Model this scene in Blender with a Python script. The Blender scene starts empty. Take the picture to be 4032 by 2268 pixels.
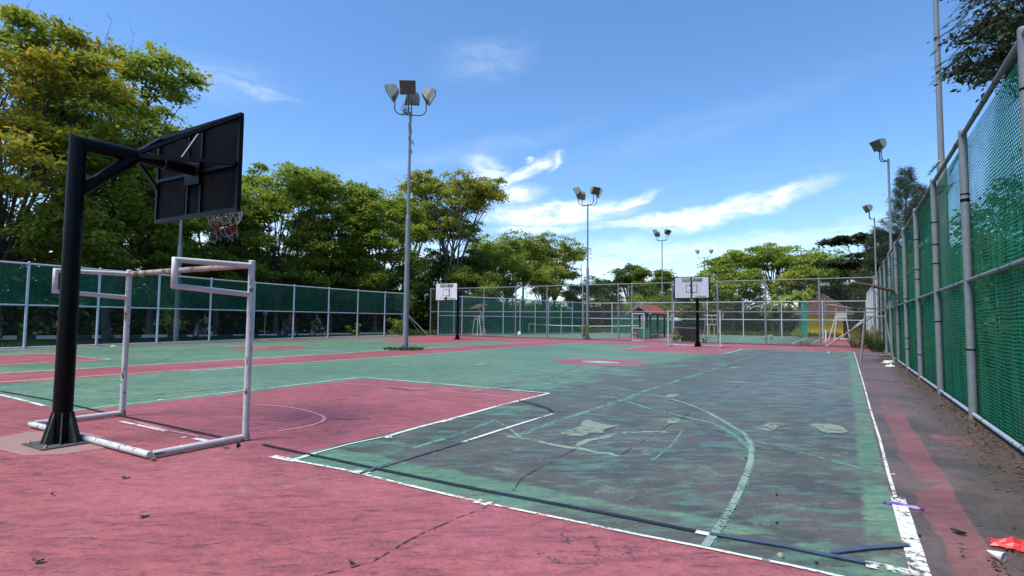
import bpy, math, random
import numpy as np
from mathutils import Vector, Matrix, Euler

SC = bpy.context.scene
R = math.radians
# ------------------------------------------------------------------ camera
cd = bpy.data.cameras.new("camera")
cam = bpy.data.objects.new("camera", cd)
SC.collection.objects.link(cam)
SC.camera = cam
cd.sensor_width = 36.0
cd.lens = 19.334
cd.clip_start = 0.05
cd.clip_end = 3000
YAW, PITCH, ROLL = -0.5460, 0.0589, -0.0101
CAM = Vector((7.3817, -3.6688, 1.4173))
_s, _c, _sp, _cp = math.sin(YAW), math.cos(YAW), math.sin(PITCH), math.cos(PITCH)
fwd = Vector((_s * _cp, _c * _cp, _sp))
r0 = Vector((_c, -_s, 0))
u0 = Vector((-_s * _sp, -_c * _sp, _cp))
cr, sr = math.cos(ROLL), math.sin(ROLL)
rx = r0 * cr - u0 * sr
ux = r0 * sr + u0 * cr
M = Matrix((rx, ux, -fwd)).transposed().to_4x4()
M.translation = CAM
cam.matrix_world = M

# ------------------------------------------------------------------ sky and sun
SUN_EL, SUN_AZ = R(62), R(205)      # azimuth clockwise from +Y
w = bpy.data.worlds.new("World")
SC.world = w
w.use_nodes = True
nt = w.node_tree
nt.nodes.clear()


class NT:
    """small helper for writing node graphs"""
    def __init__(self, tree):
        self.t = tree

    def n(self, kind, **kw):
        o = self.t.nodes.new(kind)
        for k, v in kw.items():
            setattr(o, k, v)
        return o

    def put(self, sock, v):
        if isinstance(v, bpy.types.NodeSocket):
            self.t.links.new(v, sock)
        elif v is not None:
            if isinstance(v, (tuple, list)) and len(v) == 3 and sock.type == 'RGBA':
                v = (*v, 1)
            sock.default_value = v

    def m(self, op, a, b=None, c=None, clamp=False):
        o = self.n('ShaderNodeMath', operation=op, use_clamp=clamp)
        self.put(o.inputs[0], a); self.put(o.inputs[1], b); self.put(o.inputs[2], c)
        return o.outputs[0]

    def add(self, a, b): return self.m('ADD', a, b)
    def sub(self, a, b): return self.m('SUBTRACT', a, b)
    def mul(self, a, b): return self.m('MULTIPLY', a, b)
    def mn(self, a, b): return self.m('MINIMUM', a, b)
    def mx(self, a, b): return self.m('MAXIMUM', a, b)

    def step(self, v, lo, hi, t0=0.0, t1=1.0):
        o = self.n('ShaderNodeMapRange', interpolation_type='SMOOTHSTEP')
        for i, x in enumerate((v, lo, hi, t0, t1)):
            self.put(o.inputs[i], x)
        return o.outputs[0]

    def noise(self, vec, scale, detail=4, rough=0.55, dist=0.0, out=0):
        o = self.n('ShaderNodeTexNoise')
        self.put(o.inputs['Vector'], vec)
        o.inputs['Scale'].default_value = scale
        o.inputs['Detail'].default_value = detail
        o.inputs['Roughness'].default_value = rough
        o.inputs['Distortion'].default_value = dist
        return o.outputs[out]

    def map(self, vec, loc=(0, 0, 0), rot=(0, 0, 0), sc=(1, 1, 1)):
        o = self.n('ShaderNodeMapping')
        self.put(o.inputs[0], vec)
        o.inputs[1].default_value = loc; o.inputs[2].default_value = rot; o.inputs[3].default_value = sc
        return o.outputs[0]

    def mix(self, f, a, b, mode='MIX'):
        o = self.n('ShaderNodeMix', data_type='RGBA', blend_type=mode)
        self.put(o.inputs[0], f); self.put(o.inputs[6], a); self.put(o.inputs[7], b)
        return o.outputs[2]

    def xyz(self, v):
        o = self.n('ShaderNodeSeparateXYZ'); self.put(o.inputs[0], v)
        return o.outputs

    def comb(self, x, y, z=0.0):
        o = self.n('ShaderNodeCombineXYZ')
        self.put(o.inputs[0], x); self.put(o.inputs[1], y); self.put(o.inputs[2], z)
        return o.outputs[0]


W = NT(nt)
sky = W.n('ShaderNodeTexSky', sky_type='NISHITA', sun_disc=False)
sky.sun_elevation = SUN_EL
sky.sun_rotation = SUN_AZ
sky.altitude = 0.0
sky.air_density = 1.0
sky.dust_density = 0.6
sky.ozone_density = 2.0
hs = W.n('ShaderNodeHueSaturation')
hs.inputs['Saturation'].default_value = 1.12
hs.inputs['Hue'].default_value = 0.495
nt.links.new(sky.outputs[0], hs.inputs['Color'])
skyb = W.mix(1.0, hs.outputs[0], (.88, 1.01, 1.20), 'MULTIPLY')
dirv = W.n('ShaderNodeTexCoord').outputs['Generated']
dx, dy, dz = W.xyz(dirv)
az = W.m('ARCTAN2', dx, dy)
el = W.m('ARCTANGENT', W.m('DIVIDE', dz, W.m('SQRT', W.add(W.mul(dx, dx), W.mul(dy, dy)))))
skyp = W.comb(az, W.mul(el, 2.2), 0.0)
warp = W.noise(skyp, 9, 4, 0.6, out=1)
wx, wy, _ = W.xyz(warp)
az2 = W.add(az, W.mul(W.sub(wx, 0.5), 0.07))
el2 = W.add(el, W.mul(W.sub(wy, 0.5), 0.05))
fib = W.noise(W.map(W.comb(az2, el2, 0.0), rot=(0, 0, R(14)), sc=(1, 4.2, 1)), 14, 7, 0.62, 0.4)
fine = W.noise(W.map(W.comb(az2, el2, 0.0), rot=(0, 0, R(-20)), sc=(1, 2.2, 1)), 32, 6, 0.6, 0.6)
tot = None
CLOUDS = [  # azimuth, elevation, half width, half height, tilt (deg), strength
    (-0.590, 0.262, .060, .034, -24, .62), (-0.535, 0.262, .085, .016, 24, .80), (-0.560, 0.225, .080, .017, 8, .70),
    (-0.470, 0.196, .150, .024, 2, 1.05), (-0.335, 0.211, .055, .012, 24, .8), (-0.160, 0.193, .150, .020, 11, 1.1),
    (-0.270, 0.178, .160, .013, 3, .9), (-0.500, 0.170, .10, .010, 0, .8), (-0.470, 0.283, .008, .022, -28, .6),
    (-0.600, 0.450, .10, .04, 8, .11), (-0.985, 0.362, .07, .012, -4, .20), (-1.100, 0.362, .16, .04, 6, .12),
    (-0.300, 0.120, .45, .030, 2, .42), (-0.08, 0.140, .20, .020, 4, .42), (-0.55, 0.10, .5, .05, 0, .5), (-.2, .05, .5, .04, 0, .5),
    (-0.62, 0.30, .25, .02, 12, .07), (-0.2, 0.33, .3, .03, 12, .04), (-1.0, 0.1, .5, .09, 0, .5), (-0.512, 0.293, .012, .006, 0, .5)]
for (a, e, hw, hh, rt, st) in CLOUDS:
    ca, sa = math.cos(R(rt)), math.sin(R(rt))
    da, de = W.sub(az2, a), W.sub(el2, e)
    p1 = W.m('DIVIDE', W.add(W.mul(da, ca), W.mul(de, sa)), hw)
    p2 = W.m('DIVIDE', W.sub(W.mul(de, ca), W.mul(da, sa)), hh)
    rr = W.m('SQRT', W.add(W.mul(p1, p1), W.mul(p2, p2)))
    v = W.step(rr, 1.25, 0.15, 0.0, st)
    tot = v if tot is None else W.mx(tot, v)
dens = W.mul(tot, W.step(W.add(W.mul(fib, .6), W.mul(fine, .4)), .33, .62, 0.25, 1.25))
dens = W.m('MULTIPLY', dens, 1.0, clamp=True)
skyc = W.mix(dens, skyb, (6.6, 7.1, 7.6))
bg = W.n('ShaderNodeBackground')
nt.links.new(skyc, bg.inputs[0])
bg.inputs[1].default_value = 0.125
wo = W.n('ShaderNodeOutputWorld')
nt.links.new(bg.outputs[0], wo.inputs[0])

sd = bpy.data.lights.new("sun", 'SUN')
sd.energy = 3.3
sd.angle = R(24)
sd.color = (1.0, 0.93, 0.81)
so = bpy.data.objects.new("sun", sd)
SC.collection.objects.link(so)
sunv = Vector((math.sin(SUN_AZ) * math.cos(SUN_EL), math.cos(SUN_AZ) * math.cos(SUN_EL), math.sin(SUN_EL)))
so.rotation_euler = sunv.to_track_quat('Z', 'Y').to_euler()
so.location = (0, 0, 40)

SC.view_settings.view_transform = 'Standard'
SC.view_settings.look = 'None'
SC.view_settings.exposure = 0.60
SC.view_settings.gamma = 1.0
SC.render.engine = 'CYCLES'
SC.cycles.max_bounces = 6
SC.cycles.diffuse_bounces = 3
SC.cycles.glossy_bounces = 2
SC.cycles.transmission_bounces = 3
SC.cycles.transparent_max_bounces = 14
SC.cycles.use_denoising = True
SC.cycles.use_adaptive_sampling = True
SC.cycles.adaptive_threshold = 0.02


# ------------------------------------------------------------------ object helpers
def tag(o, label=None, cat=None, group=None, kind=None):
    if label: o['label'] = label
    if cat: o['category'] = cat
    if group: o['group'] = group
    if kind: o['kind'] = kind
    return o


def thing(name, label, cat, loc=(0, 0, 0), rz=0.0, group=None):
    o = bpy.data.objects.new(name, None)
    o.empty_display_size = 0.2
    SC.collection.objects.link(o)
    o.location = loc
    o.rotation_euler = (0, 0, rz)
    return tag(o, label, cat, group)


def copy_tree(o, parent=None):
    c = o.copy()
    SC.collection.objects.link(c)
    c.parent = parent
    for ch in o.children:
        copy_tree(ch, c)
    return c


class MB:
    """collects primitives; build() links ONE mesh object"""
    def __init__(self):
        self.v, self.f, self.mi, self.cur = [], [], [], 0
        self.smooth = []

    def addf(self, vs, fs, smooth=False):
        b = len(self.v)
        self.v += [tuple(x) for x in vs]
        for f in fs:
            self.f.append([i + b for i in f])
            self.mi.append(self.cur)
            self.smooth.append(smooth)

    def box(self, c, s, rot=None):
        c = Vector(c); h = Vector(s) / 2
        vs = [Vector((sx * h.x, sy * h.y, sz * h.z)) for sz in (-1, 1) for sy in (-1, 1) for sx in (-1, 1)]
        if rot is not None:
            m = rot if isinstance(rot, Matrix) else Euler(rot).to_matrix()
            vs = [m @ x for x in vs]
        self.addf([x + c for x in vs], [(0, 2, 3, 1), (4, 5, 7, 6), (0, 1, 5, 4), (2, 6, 7, 3), (0, 4, 6, 2), (1, 3, 7, 5)])
        return self

    def bar(self, p, q, wd, th, up=(0, 0, 1)):
        p, q = Vector(p), Vector(q)
        d = (q - p); L = d.length; d.normalize()
        s = d.cross(Vector(up))
        if s.length < 1e-4: s = d.cross(Vector((1, 0, 0)))
        s.normalize(); u = s.cross(d)
        m = Matrix((d, s, u)).transposed()
        return self.box((p + q) / 2, (L, wd, th), m)

    def tube(self, pts, r, n=10, caps=True, r_end=None):
        pts = [Vector(p) for p in pts]
        k = len(pts)
        if not isinstance(r, (list, tuple)):
            re = r if r_end is None else r_end
            r = [r + (re - r) * i / (k - 1) for i in range(k)]
        rings = []
        t0 = (pts[1] - pts[0]).normalized()
        a = t0.cross(Vector((0, 0, 1)))
        if a.length < 1e-3: a = t0.cross(Vector((1, 0, 0)))
        a.normalize()
        for i in range(k):
            if i == 0: t = pts[1] - pts[0]
            elif i == k - 1: t = pts[-1] - pts[-2]
            else: t = (pts[i + 1] - pts[i]).normalized() + (pts[i] - pts[i - 1]).normalized()
            t.normalize()
            a = (a - t * a.dot(t)); a.normalize()
            b = t.cross(a)
            sc = 1.0
            if 0 < i < k - 1:
                cosh = max(0.4, t.dot((pts[i + 1] - pts[i]).normalized()))
                sc = 1.0 / cosh if cosh < 0.93 else 1.0
            ring = []
            for j in range(n):
                an = 2 * math.pi * j / n
                ring.append(pts[i] + (a * math.cos(an) + b * math.sin(an)) * r[i] * (sc if sc == 1 else min(sc, 1.25)))
            rings.append(ring)
        vs = [v for ring in rings for v in ring]
        fs = []
        for i in range(k - 1):
            for j in range(n):
                j2 = (j + 1) % n
                fs.append((i * n + j, i * n + j2, (i + 1) * n + j2, (i + 1) * n + j))
        self.addf(vs, fs, True)
        if caps:
            self.addf(rings[0], [tuple(reversed(range(n)))])
            self.addf(rings[-1], [tuple(range(n))])
        return self

    def lathe(self, c, prof, n=16):
        c = Vector(c); vs = []; fs = []
        for (r_, z) in prof:
            for j in range(n):
                an = 2 * math.pi * j / n
                vs.append(c + Vector((r_ * math.cos(an), r_ * math.sin(an), z)))
        for i in range(len(prof) - 1):
            for j in range(n):
                j2 = (j + 1) % n
                fs.append((i * n + j, i * n + j2, (i + 1) * n + j2, (i + 1) * n + j))
        self.addf(vs, fs, True)
        return self

    def torus(self, c, Rm, r, axis='Z', n=28, k=8, a0=0, a1=360):
        c = Vector(c); pts = []
        full = abs(a1 - a0) >= 360
        for i in range(n + 1):
            an = R(a0 + (a1 - a0) * i / n)
            u, v = Rm * math.cos(an), Rm * math.sin(an)
            p = {'Z': (u, v, 0), 'X': (0, u, v), 'Y': (u, 0, v)}[axis]
            pts.append(c + Vector(p))
        return self.tube(pts, r, k, caps=not full)

    def prism(self, poly, z0, z1):
        n = len(poly)
        vs = [(x, y, z0) for x, y in poly] + [(x, y, z1) for x, y in poly]
        fs = [tuple(range(n - 1, -1, -1)), tuple(range(n, 2 * n))] + [(i, (i + 1) % n, n + (i + 1) % n, n + i) for i in range(n)]
        self.addf(vs, fs)
        return self

    def xf(self, m, start=0):
        for i in range(start, len(self.v)):
            self.v[i] = tuple(m @ Vector(self.v[i]))
        return self

    def build(self, name, mats, parent=None, bevel=0.0):
        me = bpy.data.meshes.new(name)
        me.from_pydata(self.v, [], self.f)
        if not isinstance(mats, (list, tuple)): mats = [mats]
        for m_ in mats: me.materials.append(m_)
        me.polygons.foreach_set('material_index', self.mi)
        me.polygons.foreach_set('use_smooth', self.smooth)
        me.update()
        o = bpy.data.objects.new(name, me)
        SC.collection.objects.link(o)
        o.parent = parent
        if bevel:
            b = o.modifiers.new('bevel', 'BEVEL'); b.width = bevel; b.segments = 2; b.limit_method = 'ANGLE'
        return o

# ------------------------------------------------------------------ materials
MAT = {}


def newmat(name):
    m = bpy.data.materials.new(name)
    m.use_nodes = True
    t = m.node_tree
    t.nodes.clear()
    g = NT(t)
    out = g.n('ShaderNodeOutputMaterial')
    MAT[name] = m
    return m, g, out


def principled(g, col, rough=0.6, metal=0.0, spec=0.5, bump=None, bstr=0.2, bdist=0.01):
    p = g.n('ShaderNodeBsdfPrincipled')
    g.put(p.inputs['Base Color'], col)
    g.put(p.inputs['Roughness'], rough)
    g.put(p.inputs['Metallic'], metal)
    g.put(p.inputs['Specular IOR Level'], spec)
    if bump is not None:
        b = g.n('ShaderNodeBump')
        b.inputs['Strength'].default_value = bstr
        b.inputs['Distance'].default_value = bdist
        g.put(b.inputs['Height'], bump)
        g.t.links.new(b.outputs[0], p.inputs['Normal'])
    return p.outputs[0]


def worn(name, col, col2, rough=0.55, scale=6, amt=0.5, metal=0.0, rust=None, rust_amt=0.0, spec=0.4, stretch=(1, 1, 1), rscale=7):
    """painted metal / plastic / wood with uneven colour and optional rust patches"""
    m, g, out = newmat(name)
    P = g.n('ShaderNodeTexCoord').outputs['Object']
    Ps = g.map(P, sc=stretch)
    n1 = g.noise(Ps, scale, 6, 0.65)
    c = g.mix(g.step(n1, 0.5 - amt / 2, 0.5 + amt / 2), col, col2)
    h = n1
    if rust is not None:
        n2 = g.noise(Ps, rscale, 8, 0.7, 0.3)
        mk = g.step(n2, 0.72 - rust_amt, 0.75 - rust_amt)
        n3 = g.noise(P, 30, 4)
        rc = g.mix(n3, rust, tuple(x * 0.3 for x in rust))
        c = g.mix(mk, c, rc)
        h = g.sub(n1, mk)
    g.t.links.new(principled(g, c, rough, metal, spec, h, 0.25, 0.004), out.inputs[0])
    return m


worn('white_pipe', (.58, .59, .56), (.45, .45, .43), .5, 9, .5, rust=(.20, .09, .045), rust_amt=.155, stretch=(1, 1, .30), rscale=19)
worn('white_pipe_y', (.58, .60, .59), (.44, .45, .44), .5, 9, .5, rust=(.12, .08, .06), rust_amt=.12, stretch=(2.2, .35, 2.2))
worn('rust_bar', (.42, .34, .31), (.24, .16, .12), .7, 7, .5, rust=(.18, .08, .04), rust_amt=.15)
worn('black_paint', (.0015, .0015, .0022), (.003, .003, .004), .38, 5, .6, rust=(.06, .055, .055), rust_amt=-.03, spec=.12)
worn('black_board', (.0025, .0025, .004), (.0055, .005, .006), .6, 4, .4, rust=(.16, .16, .16), rust_amt=-.055, stretch=(2.5, 1, .5), spec=.04)
worn('grey_strut', (.10, .105, .12), (.05, .05, .06), .5, 20, .5)
worn('galv', (.205, .232, .245), (.145, .165, .178), .6, 12, .6, metal=.1, rust=(.12, .10, .09), rust_amt=-.01)
worn('galv_light', (.50, .56, .60), (.40, .46, .50), .5, 6, .6, rust=(.15, .12, .10), rust_amt=.03)
worn('galv_blue', (.36, .42, .50), (.24, .28, .34), .5, 10, .6, rust=(.14, .09, .06), rust_amt=.07)
worn('lamp_pole', (.22, .25, .27), (.14, .16, .17), .55, 3, .6, rust=(.10, .07, .05), rust_amt=.0, stretch=(3, 3, .5))
worn('lamp_arm', (.10, .15, .16), (.06, .09, .10), .6, 8, .6)
worn('lamp_body', (.30, .31, .28), (.16, .17, .155), .55, 8, .5, rust=(.12, .09, .06), rust_amt=.03)
worn('lamp_glass', (.05, .05, .045), (.10, .095, .08), .15, 6, .6, spec=.6)
worn('board_white', (.66, .67, .72), (.54, .54, .58), .6, 3, .5, rust=(.42, .43, .47), rust_amt=.05, stretch=(3, 3, .6))
worn('board_white_shaded', (.50, .50, .58), (.40, .40, .47), .6, 3, .5, rust=(.30, .30, .34), rust_amt=.06, stretch=(3, 3, .6))  # far stand's white board, its lavender shade put into the colour
worn('banner', (.33, .37, .36), (.20, .24, .23), .7, 5, .5)
worn('ink', (.012, .014, .014), (.03, .035, .035), .7, 10, .5)
worn('ink_faded', (.10, .13, .125), (.16, .19, .18), .7, 10, .5)
worn('red_rim', (.36, .03, .035), (.22, .02, .02), .5, 10, .5)
worn('cord_white', (.42, .41, .42), (.28, .27, .28), .9, 20, .5)
worn('cord_red', (.42, .06, .05), (.28, .03, .03), .9, 20, .5)
worn('crimp', (.06, .02, .20), (.10, .04, .30), .4, 20, .5)
worn('cord_blue', (.16, .20, .36), (.25, .27, .34), .9, 20, .5)
worn('chair_white', (.66, .70, .70), (.50, .54, .54), .5, 8, .5, rust=(.2, .12, .08), rust_amt=.02)
worn('chair_cream', (.50, .50, .42), (.38, .37, .30), .6, 8, .5, rust=(.2, .12, .08), rust_amt=.05)
worn('chair_rust', (.30, .27, .26), (.17, .14, .13), .7, 9, .5, rust=(.14, .07, .04), rust_amt=.12)
worn('old_wood', (.15, .11, .09), (.07, .05, .04), .85, 6, .5, stretch=(1, 4, 4))
worn('ridge', (.20, .07, .065), (.13, .05, .045), .8, 3, .5)
worn('roof_red', (.36, .085, .09), (.28, .06, .07), .7, 2, .5, stretch=(1, 1, 1))
worn('roof_brown', (.055, .026, .024), (.085, .036, .032), .8, 3, .5)
worn('wood_dark', (.045, .033, .028), (.08, .06, .05), .8, 6, .5)
worn('gable_grey', (.20, .20, .23), (.14, .14, .16), .7, 6, .5)
worn('yellow_wall', (.85, .55, .02), (.74, .46, .02), .8, 2.5, .6, rust=(.30, .2, .05), rust_amt=.02)
worn('concrete', (.30, .29, .27), (.20, .19, .18), .9, 5, .6)
worn('bench_grey', (.30, .32, .34), (.18, .19, .20), .7, 6, .5)
worn('box_green', (.02, .16, .10), (.03, .12, .08), .5, 6, .5)
worn('tank_white', (.42, .46, .44), (.22, .26, .25), .6, 4, .6)
worn('tank_blue', (.03, .08, .10), (.05, .11, .12), .6, 6, .5)
worn('cloth_black', (.008, .008, .008), (.016, .016, .017), .9, 8, .5)
worn('yellow_plastic', (.52, .45, .10), (.40, .33, .08), .5, 8, .5)
worn('teal_paint', (.30, .55, .52), (.22, .42, .40), .4, 4, .5)
worn('bike_black', (.012, .013, .018), (.03, .03, .04), .25, 10, .5, spec=.6)
worn('bike_red', (.40, .012, .02), (.30, .01, .015), .25, 8, .5, spec=.6)
worn('bike_grey', (.45, .46, .5), (.3, .3, .34), .3, 10, .5)
worn('tyre', (.012, .012, .012), (.02, .02, .02), .9, 20, .5)
worn('chrome', (.55, .55, .56), (.40, .40, .41), .3, 10, .5, metal=.6)
worn('skin', (.30, .17, .11), (.26, .14, .09), .6, 10, .3)
worn('shirt_tan', (.26, .21, .15), (.18, .15, .10), .9, 10, .5)
worn('shirt_maroon', (.16, .03, .04), (.10, .02, .03), .9, 10, .5)
worn('trousers_dark', (.02, .022, .03), (.03, .03, .04), .9, 10, .5)
worn('hair_black', (.008, .007, .006), (.015, .012, .01), .7, 20, .5)
worn('kerb_white', (.82, .80, .72), (.62, .60, .52), .8, 6, .6)
worn('kerb_black', (.05, .05, .048), (.09, .09, .085), .85, 6, .6)
worn('leaf_brown', (.18, .10, .05), (.09, .05, .025), .8, 8, .6)
worn('leaf_dry_pink', (.30, .17, .15), (.16, .08, .07), .8, 8, .6)
worn('paper_white', (.72, .72, .70), (.5, .5, .48), .7, 20, .5)
worn('bag_red', (.62, .05, .045), (.45, .03, .03), .35, 14, .6, spec=.5)
worn('wrapper', (.10, .02, .34), (.45, .30, .62), .3, 18, .25, spec=.6)
worn('tape_black', (.012, .015, .028), (.035, .042, .065), .7, 5, .7, spec=.15)
worn('tape_blue', (.05, .075, .15), (.08, .10, .15), .7, 5, .6, spec=.15)
worn('stone', (.35, .34, .31), (.22, .21, .19), .9, 8, .6)
worn('bark', (.055, .045, .038), (.12, .105, .09), .9, 7, .6, stretch=(1, 1, .3))
worn('bark_pale', (.22, .20, .17), (.12, .105, .09), .9, 6, .6, stretch=(1, 1, .3))
worn('footing', (.33, .13, .13), (.24, .20, .18), .85, 5, .6)
worn('steel_base', (.04, .045, .045), (.10, .10, .09), .7, 10, .6)


def leafmat(name, dark, light, flower=None, translucent=0.5, spec=.25):
    m, g, out = newmat(name)
    a = g.n('ShaderNodeAttribute', attribute_name='tint').outputs['Fac']
    P = g.n('ShaderNodeTexCoord').outputs['Object']
    big = g.noise(P, 0.45, 3, 0.5)
    f = g.m('MULTIPLY', g.add(g.mul(a, .75), g.mul(g.sub(big, .5), 1.1)), 1.0, clamp=True)
    c = g.mix(f, dark, light)
    if flower:
        fl = g.n('ShaderNodeAttribute', attribute_name='bloom').outputs['Fac']
        c = g.mix(fl, c, flower)
    d = principled(g, c, .55, 0, spec)
    tr = g.n('ShaderNodeBsdfTranslucent')
    g.put(tr.inputs[0], g.mix(.5, c, g.mix(1.0, c, (1.0, 1.0, .35), 'MULTIPLY')))
    mx = g.n('ShaderNodeMixShader'); mx.inputs[0].default_value = translucent
    g.t.links.new(d, mx.inputs[1]); g.t.links.new(tr.outputs[0], mx.inputs[2])
    g.t.links.new(mx.outputs[0], out.inputs[0])
    return m


leafmat('leaf_mid', (0.143, 0.220, 0.030), (0.431, 0.511, 0.079), (.50, .34, .03))
leafmat('leaf_olive', (0.152, 0.213, 0.031), (0.463, 0.493, 0.081), (.48, .36, .04))
leafmat('leaf_deep', (0.066, 0.123, 0.031), (0.201, 0.287, 0.072))
leafmat('leaf_lime', (0.099, 0.154, 0.020), (0.330, 0.418, 0.050))
leafmat('leaf_blue', (0.030, 0.050, 0.026), (0.112, 0.147, 0.072), translucent=.2)
leafmat('leaf_dark', (0.015, 0.025, 0.012), (0.057, 0.077, 0.029), translucent=.2)
leafmat('grass', (.020, .050, .012), (.060, .115, .025), translucent=.25)
leafmat('grass_dry', (.13, .10, .045), (.16, .19, .06), translucent=.25)
leafmat('dry_leaf', (.06, .035, .02), (.17, .11, .06), translucent=.1)
leafmat('grass_far', (.05, .09, .02), (.14, .19, .04))


def netmat(name, col, col2, hole0, hole1, pu=0.036, pv=0.022, big=.35, alpha_top=None, mode='cloth'):
    """shade cloth (rows of small holes) or chain-link wire, pattern in metres from the UV map"""
    m, g, out = newmat(name)
    uv = g.n('ShaderNodeUVMap').outputs[0]
    U, V, _ = g.xyz(uv)
    nz = g.noise(uv, big, 5, .6)
    if mode == 'cloth':
        wob = g.mul(g.sub(g.noise(uv, 2.0, 3), .5), .12)
        vr = g.m('DIVIDE', g.add(V, g.mul(wob, .6)), pv)
        row = g.m('FLOOR', vr)
        u2 = g.add(g.m('DIVIDE', U, pu), g.mul(g.m('MODULO', row, 2.0), .5))
        fu = g.m('ABSOLUTE', g.sub(g.m('FRACT', u2), .5))
        fv = g.m('ABSOLUTE', g.sub(g.m('FRACT', vr), .5))
        rr = g.m('SQRT', g.add(g.mul(g.mul(fu, fu), .8), g.mul(fv, fv)))
        size = g.step(nz, .35, .68, hole0, hole1)
        if alpha_top is not None:      # netting stretched thin towards the top rail
            size = g.add(size, g.step(V, alpha_top[0], alpha_top[1], 0.0, alpha_top[2]))
        solid = g.step(g.sub(rr, size), -.05, .05)
        c = g.mix(g.step(fv, .1, .5), col2, col)
        st = g.noise(g.map(uv, sc=(9, .7, 1)), 1.0, 4, .6)
        c = g.mix(g.step(st, .35, .75), c, g.mix(.5, c, tuple(x * 2.0 for x in col)))
    else:
        k = 1 / 0.062
        a = g.m('ABSOLUTE', g.sub(g.m('FRACT', g.mul(g.add(U, V), k)), .5))
        b = g.m('ABSOLUTE', g.sub(g.m('FRACT', g.mul(g.sub(U, V), k)), .5))
        solid = g.step(g.mx(a, b), .5 - hole1, .5 - hole0)
        c = g.mix(nz, col, col2)
    d = g.n('ShaderNodeBsdfDiffuse'); g.put(d.inputs[0], c)
    tl = g.n('ShaderNodeBsdfTranslucent'); g.put(tl.inputs[0], c)
    ms = g.n('ShaderNodeMixShader'); ms.inputs[0].default_value = .3 if mode == 'cloth' else 0.0
    g.t.links.new(d.outputs[0], ms.inputs[1]); g.t.links.new(tl.outputs[0], ms.inputs[2])
    tp = g.n('ShaderNodeBsdfTransparent')
    mx = g.n('ShaderNodeMixShader')
    g.put(mx.inputs[0], solid)
    g.t.links.new(tp.outputs[0], mx.inputs[1]); g.t.links.new(ms.outputs[0], mx.inputs[2])
    g.t.links.new(mx.outputs[0], out.inputs[0])
    return m


netmat('net_near', (.032, .245, .135), (.005, .045, .028), .14, .30, .068, .046, .4, alpha_top=(2.3, 3.6, .12))
netmat('net_far', (.018, .180, .115), (.010, .105, .072), .26, .38, .06, .04, .3)
netmat('net_teal', (.015, .30, .22), (.012, .22, .16), .10, .2, .06, .04, .3)
netmat('net_dark', (.013, .105, .068), (.008, .068, .046), .31, .44, .06, .04, .3)
netmat('chain', (.10, .11, .11), (.16, .17, .17), .010, .026, mode='wire', big=1.0)
netmat('chain_pale', (.34, .37, .37), (.25, .27, .27), .010, .026, mode='wire', big=1.0)


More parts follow.
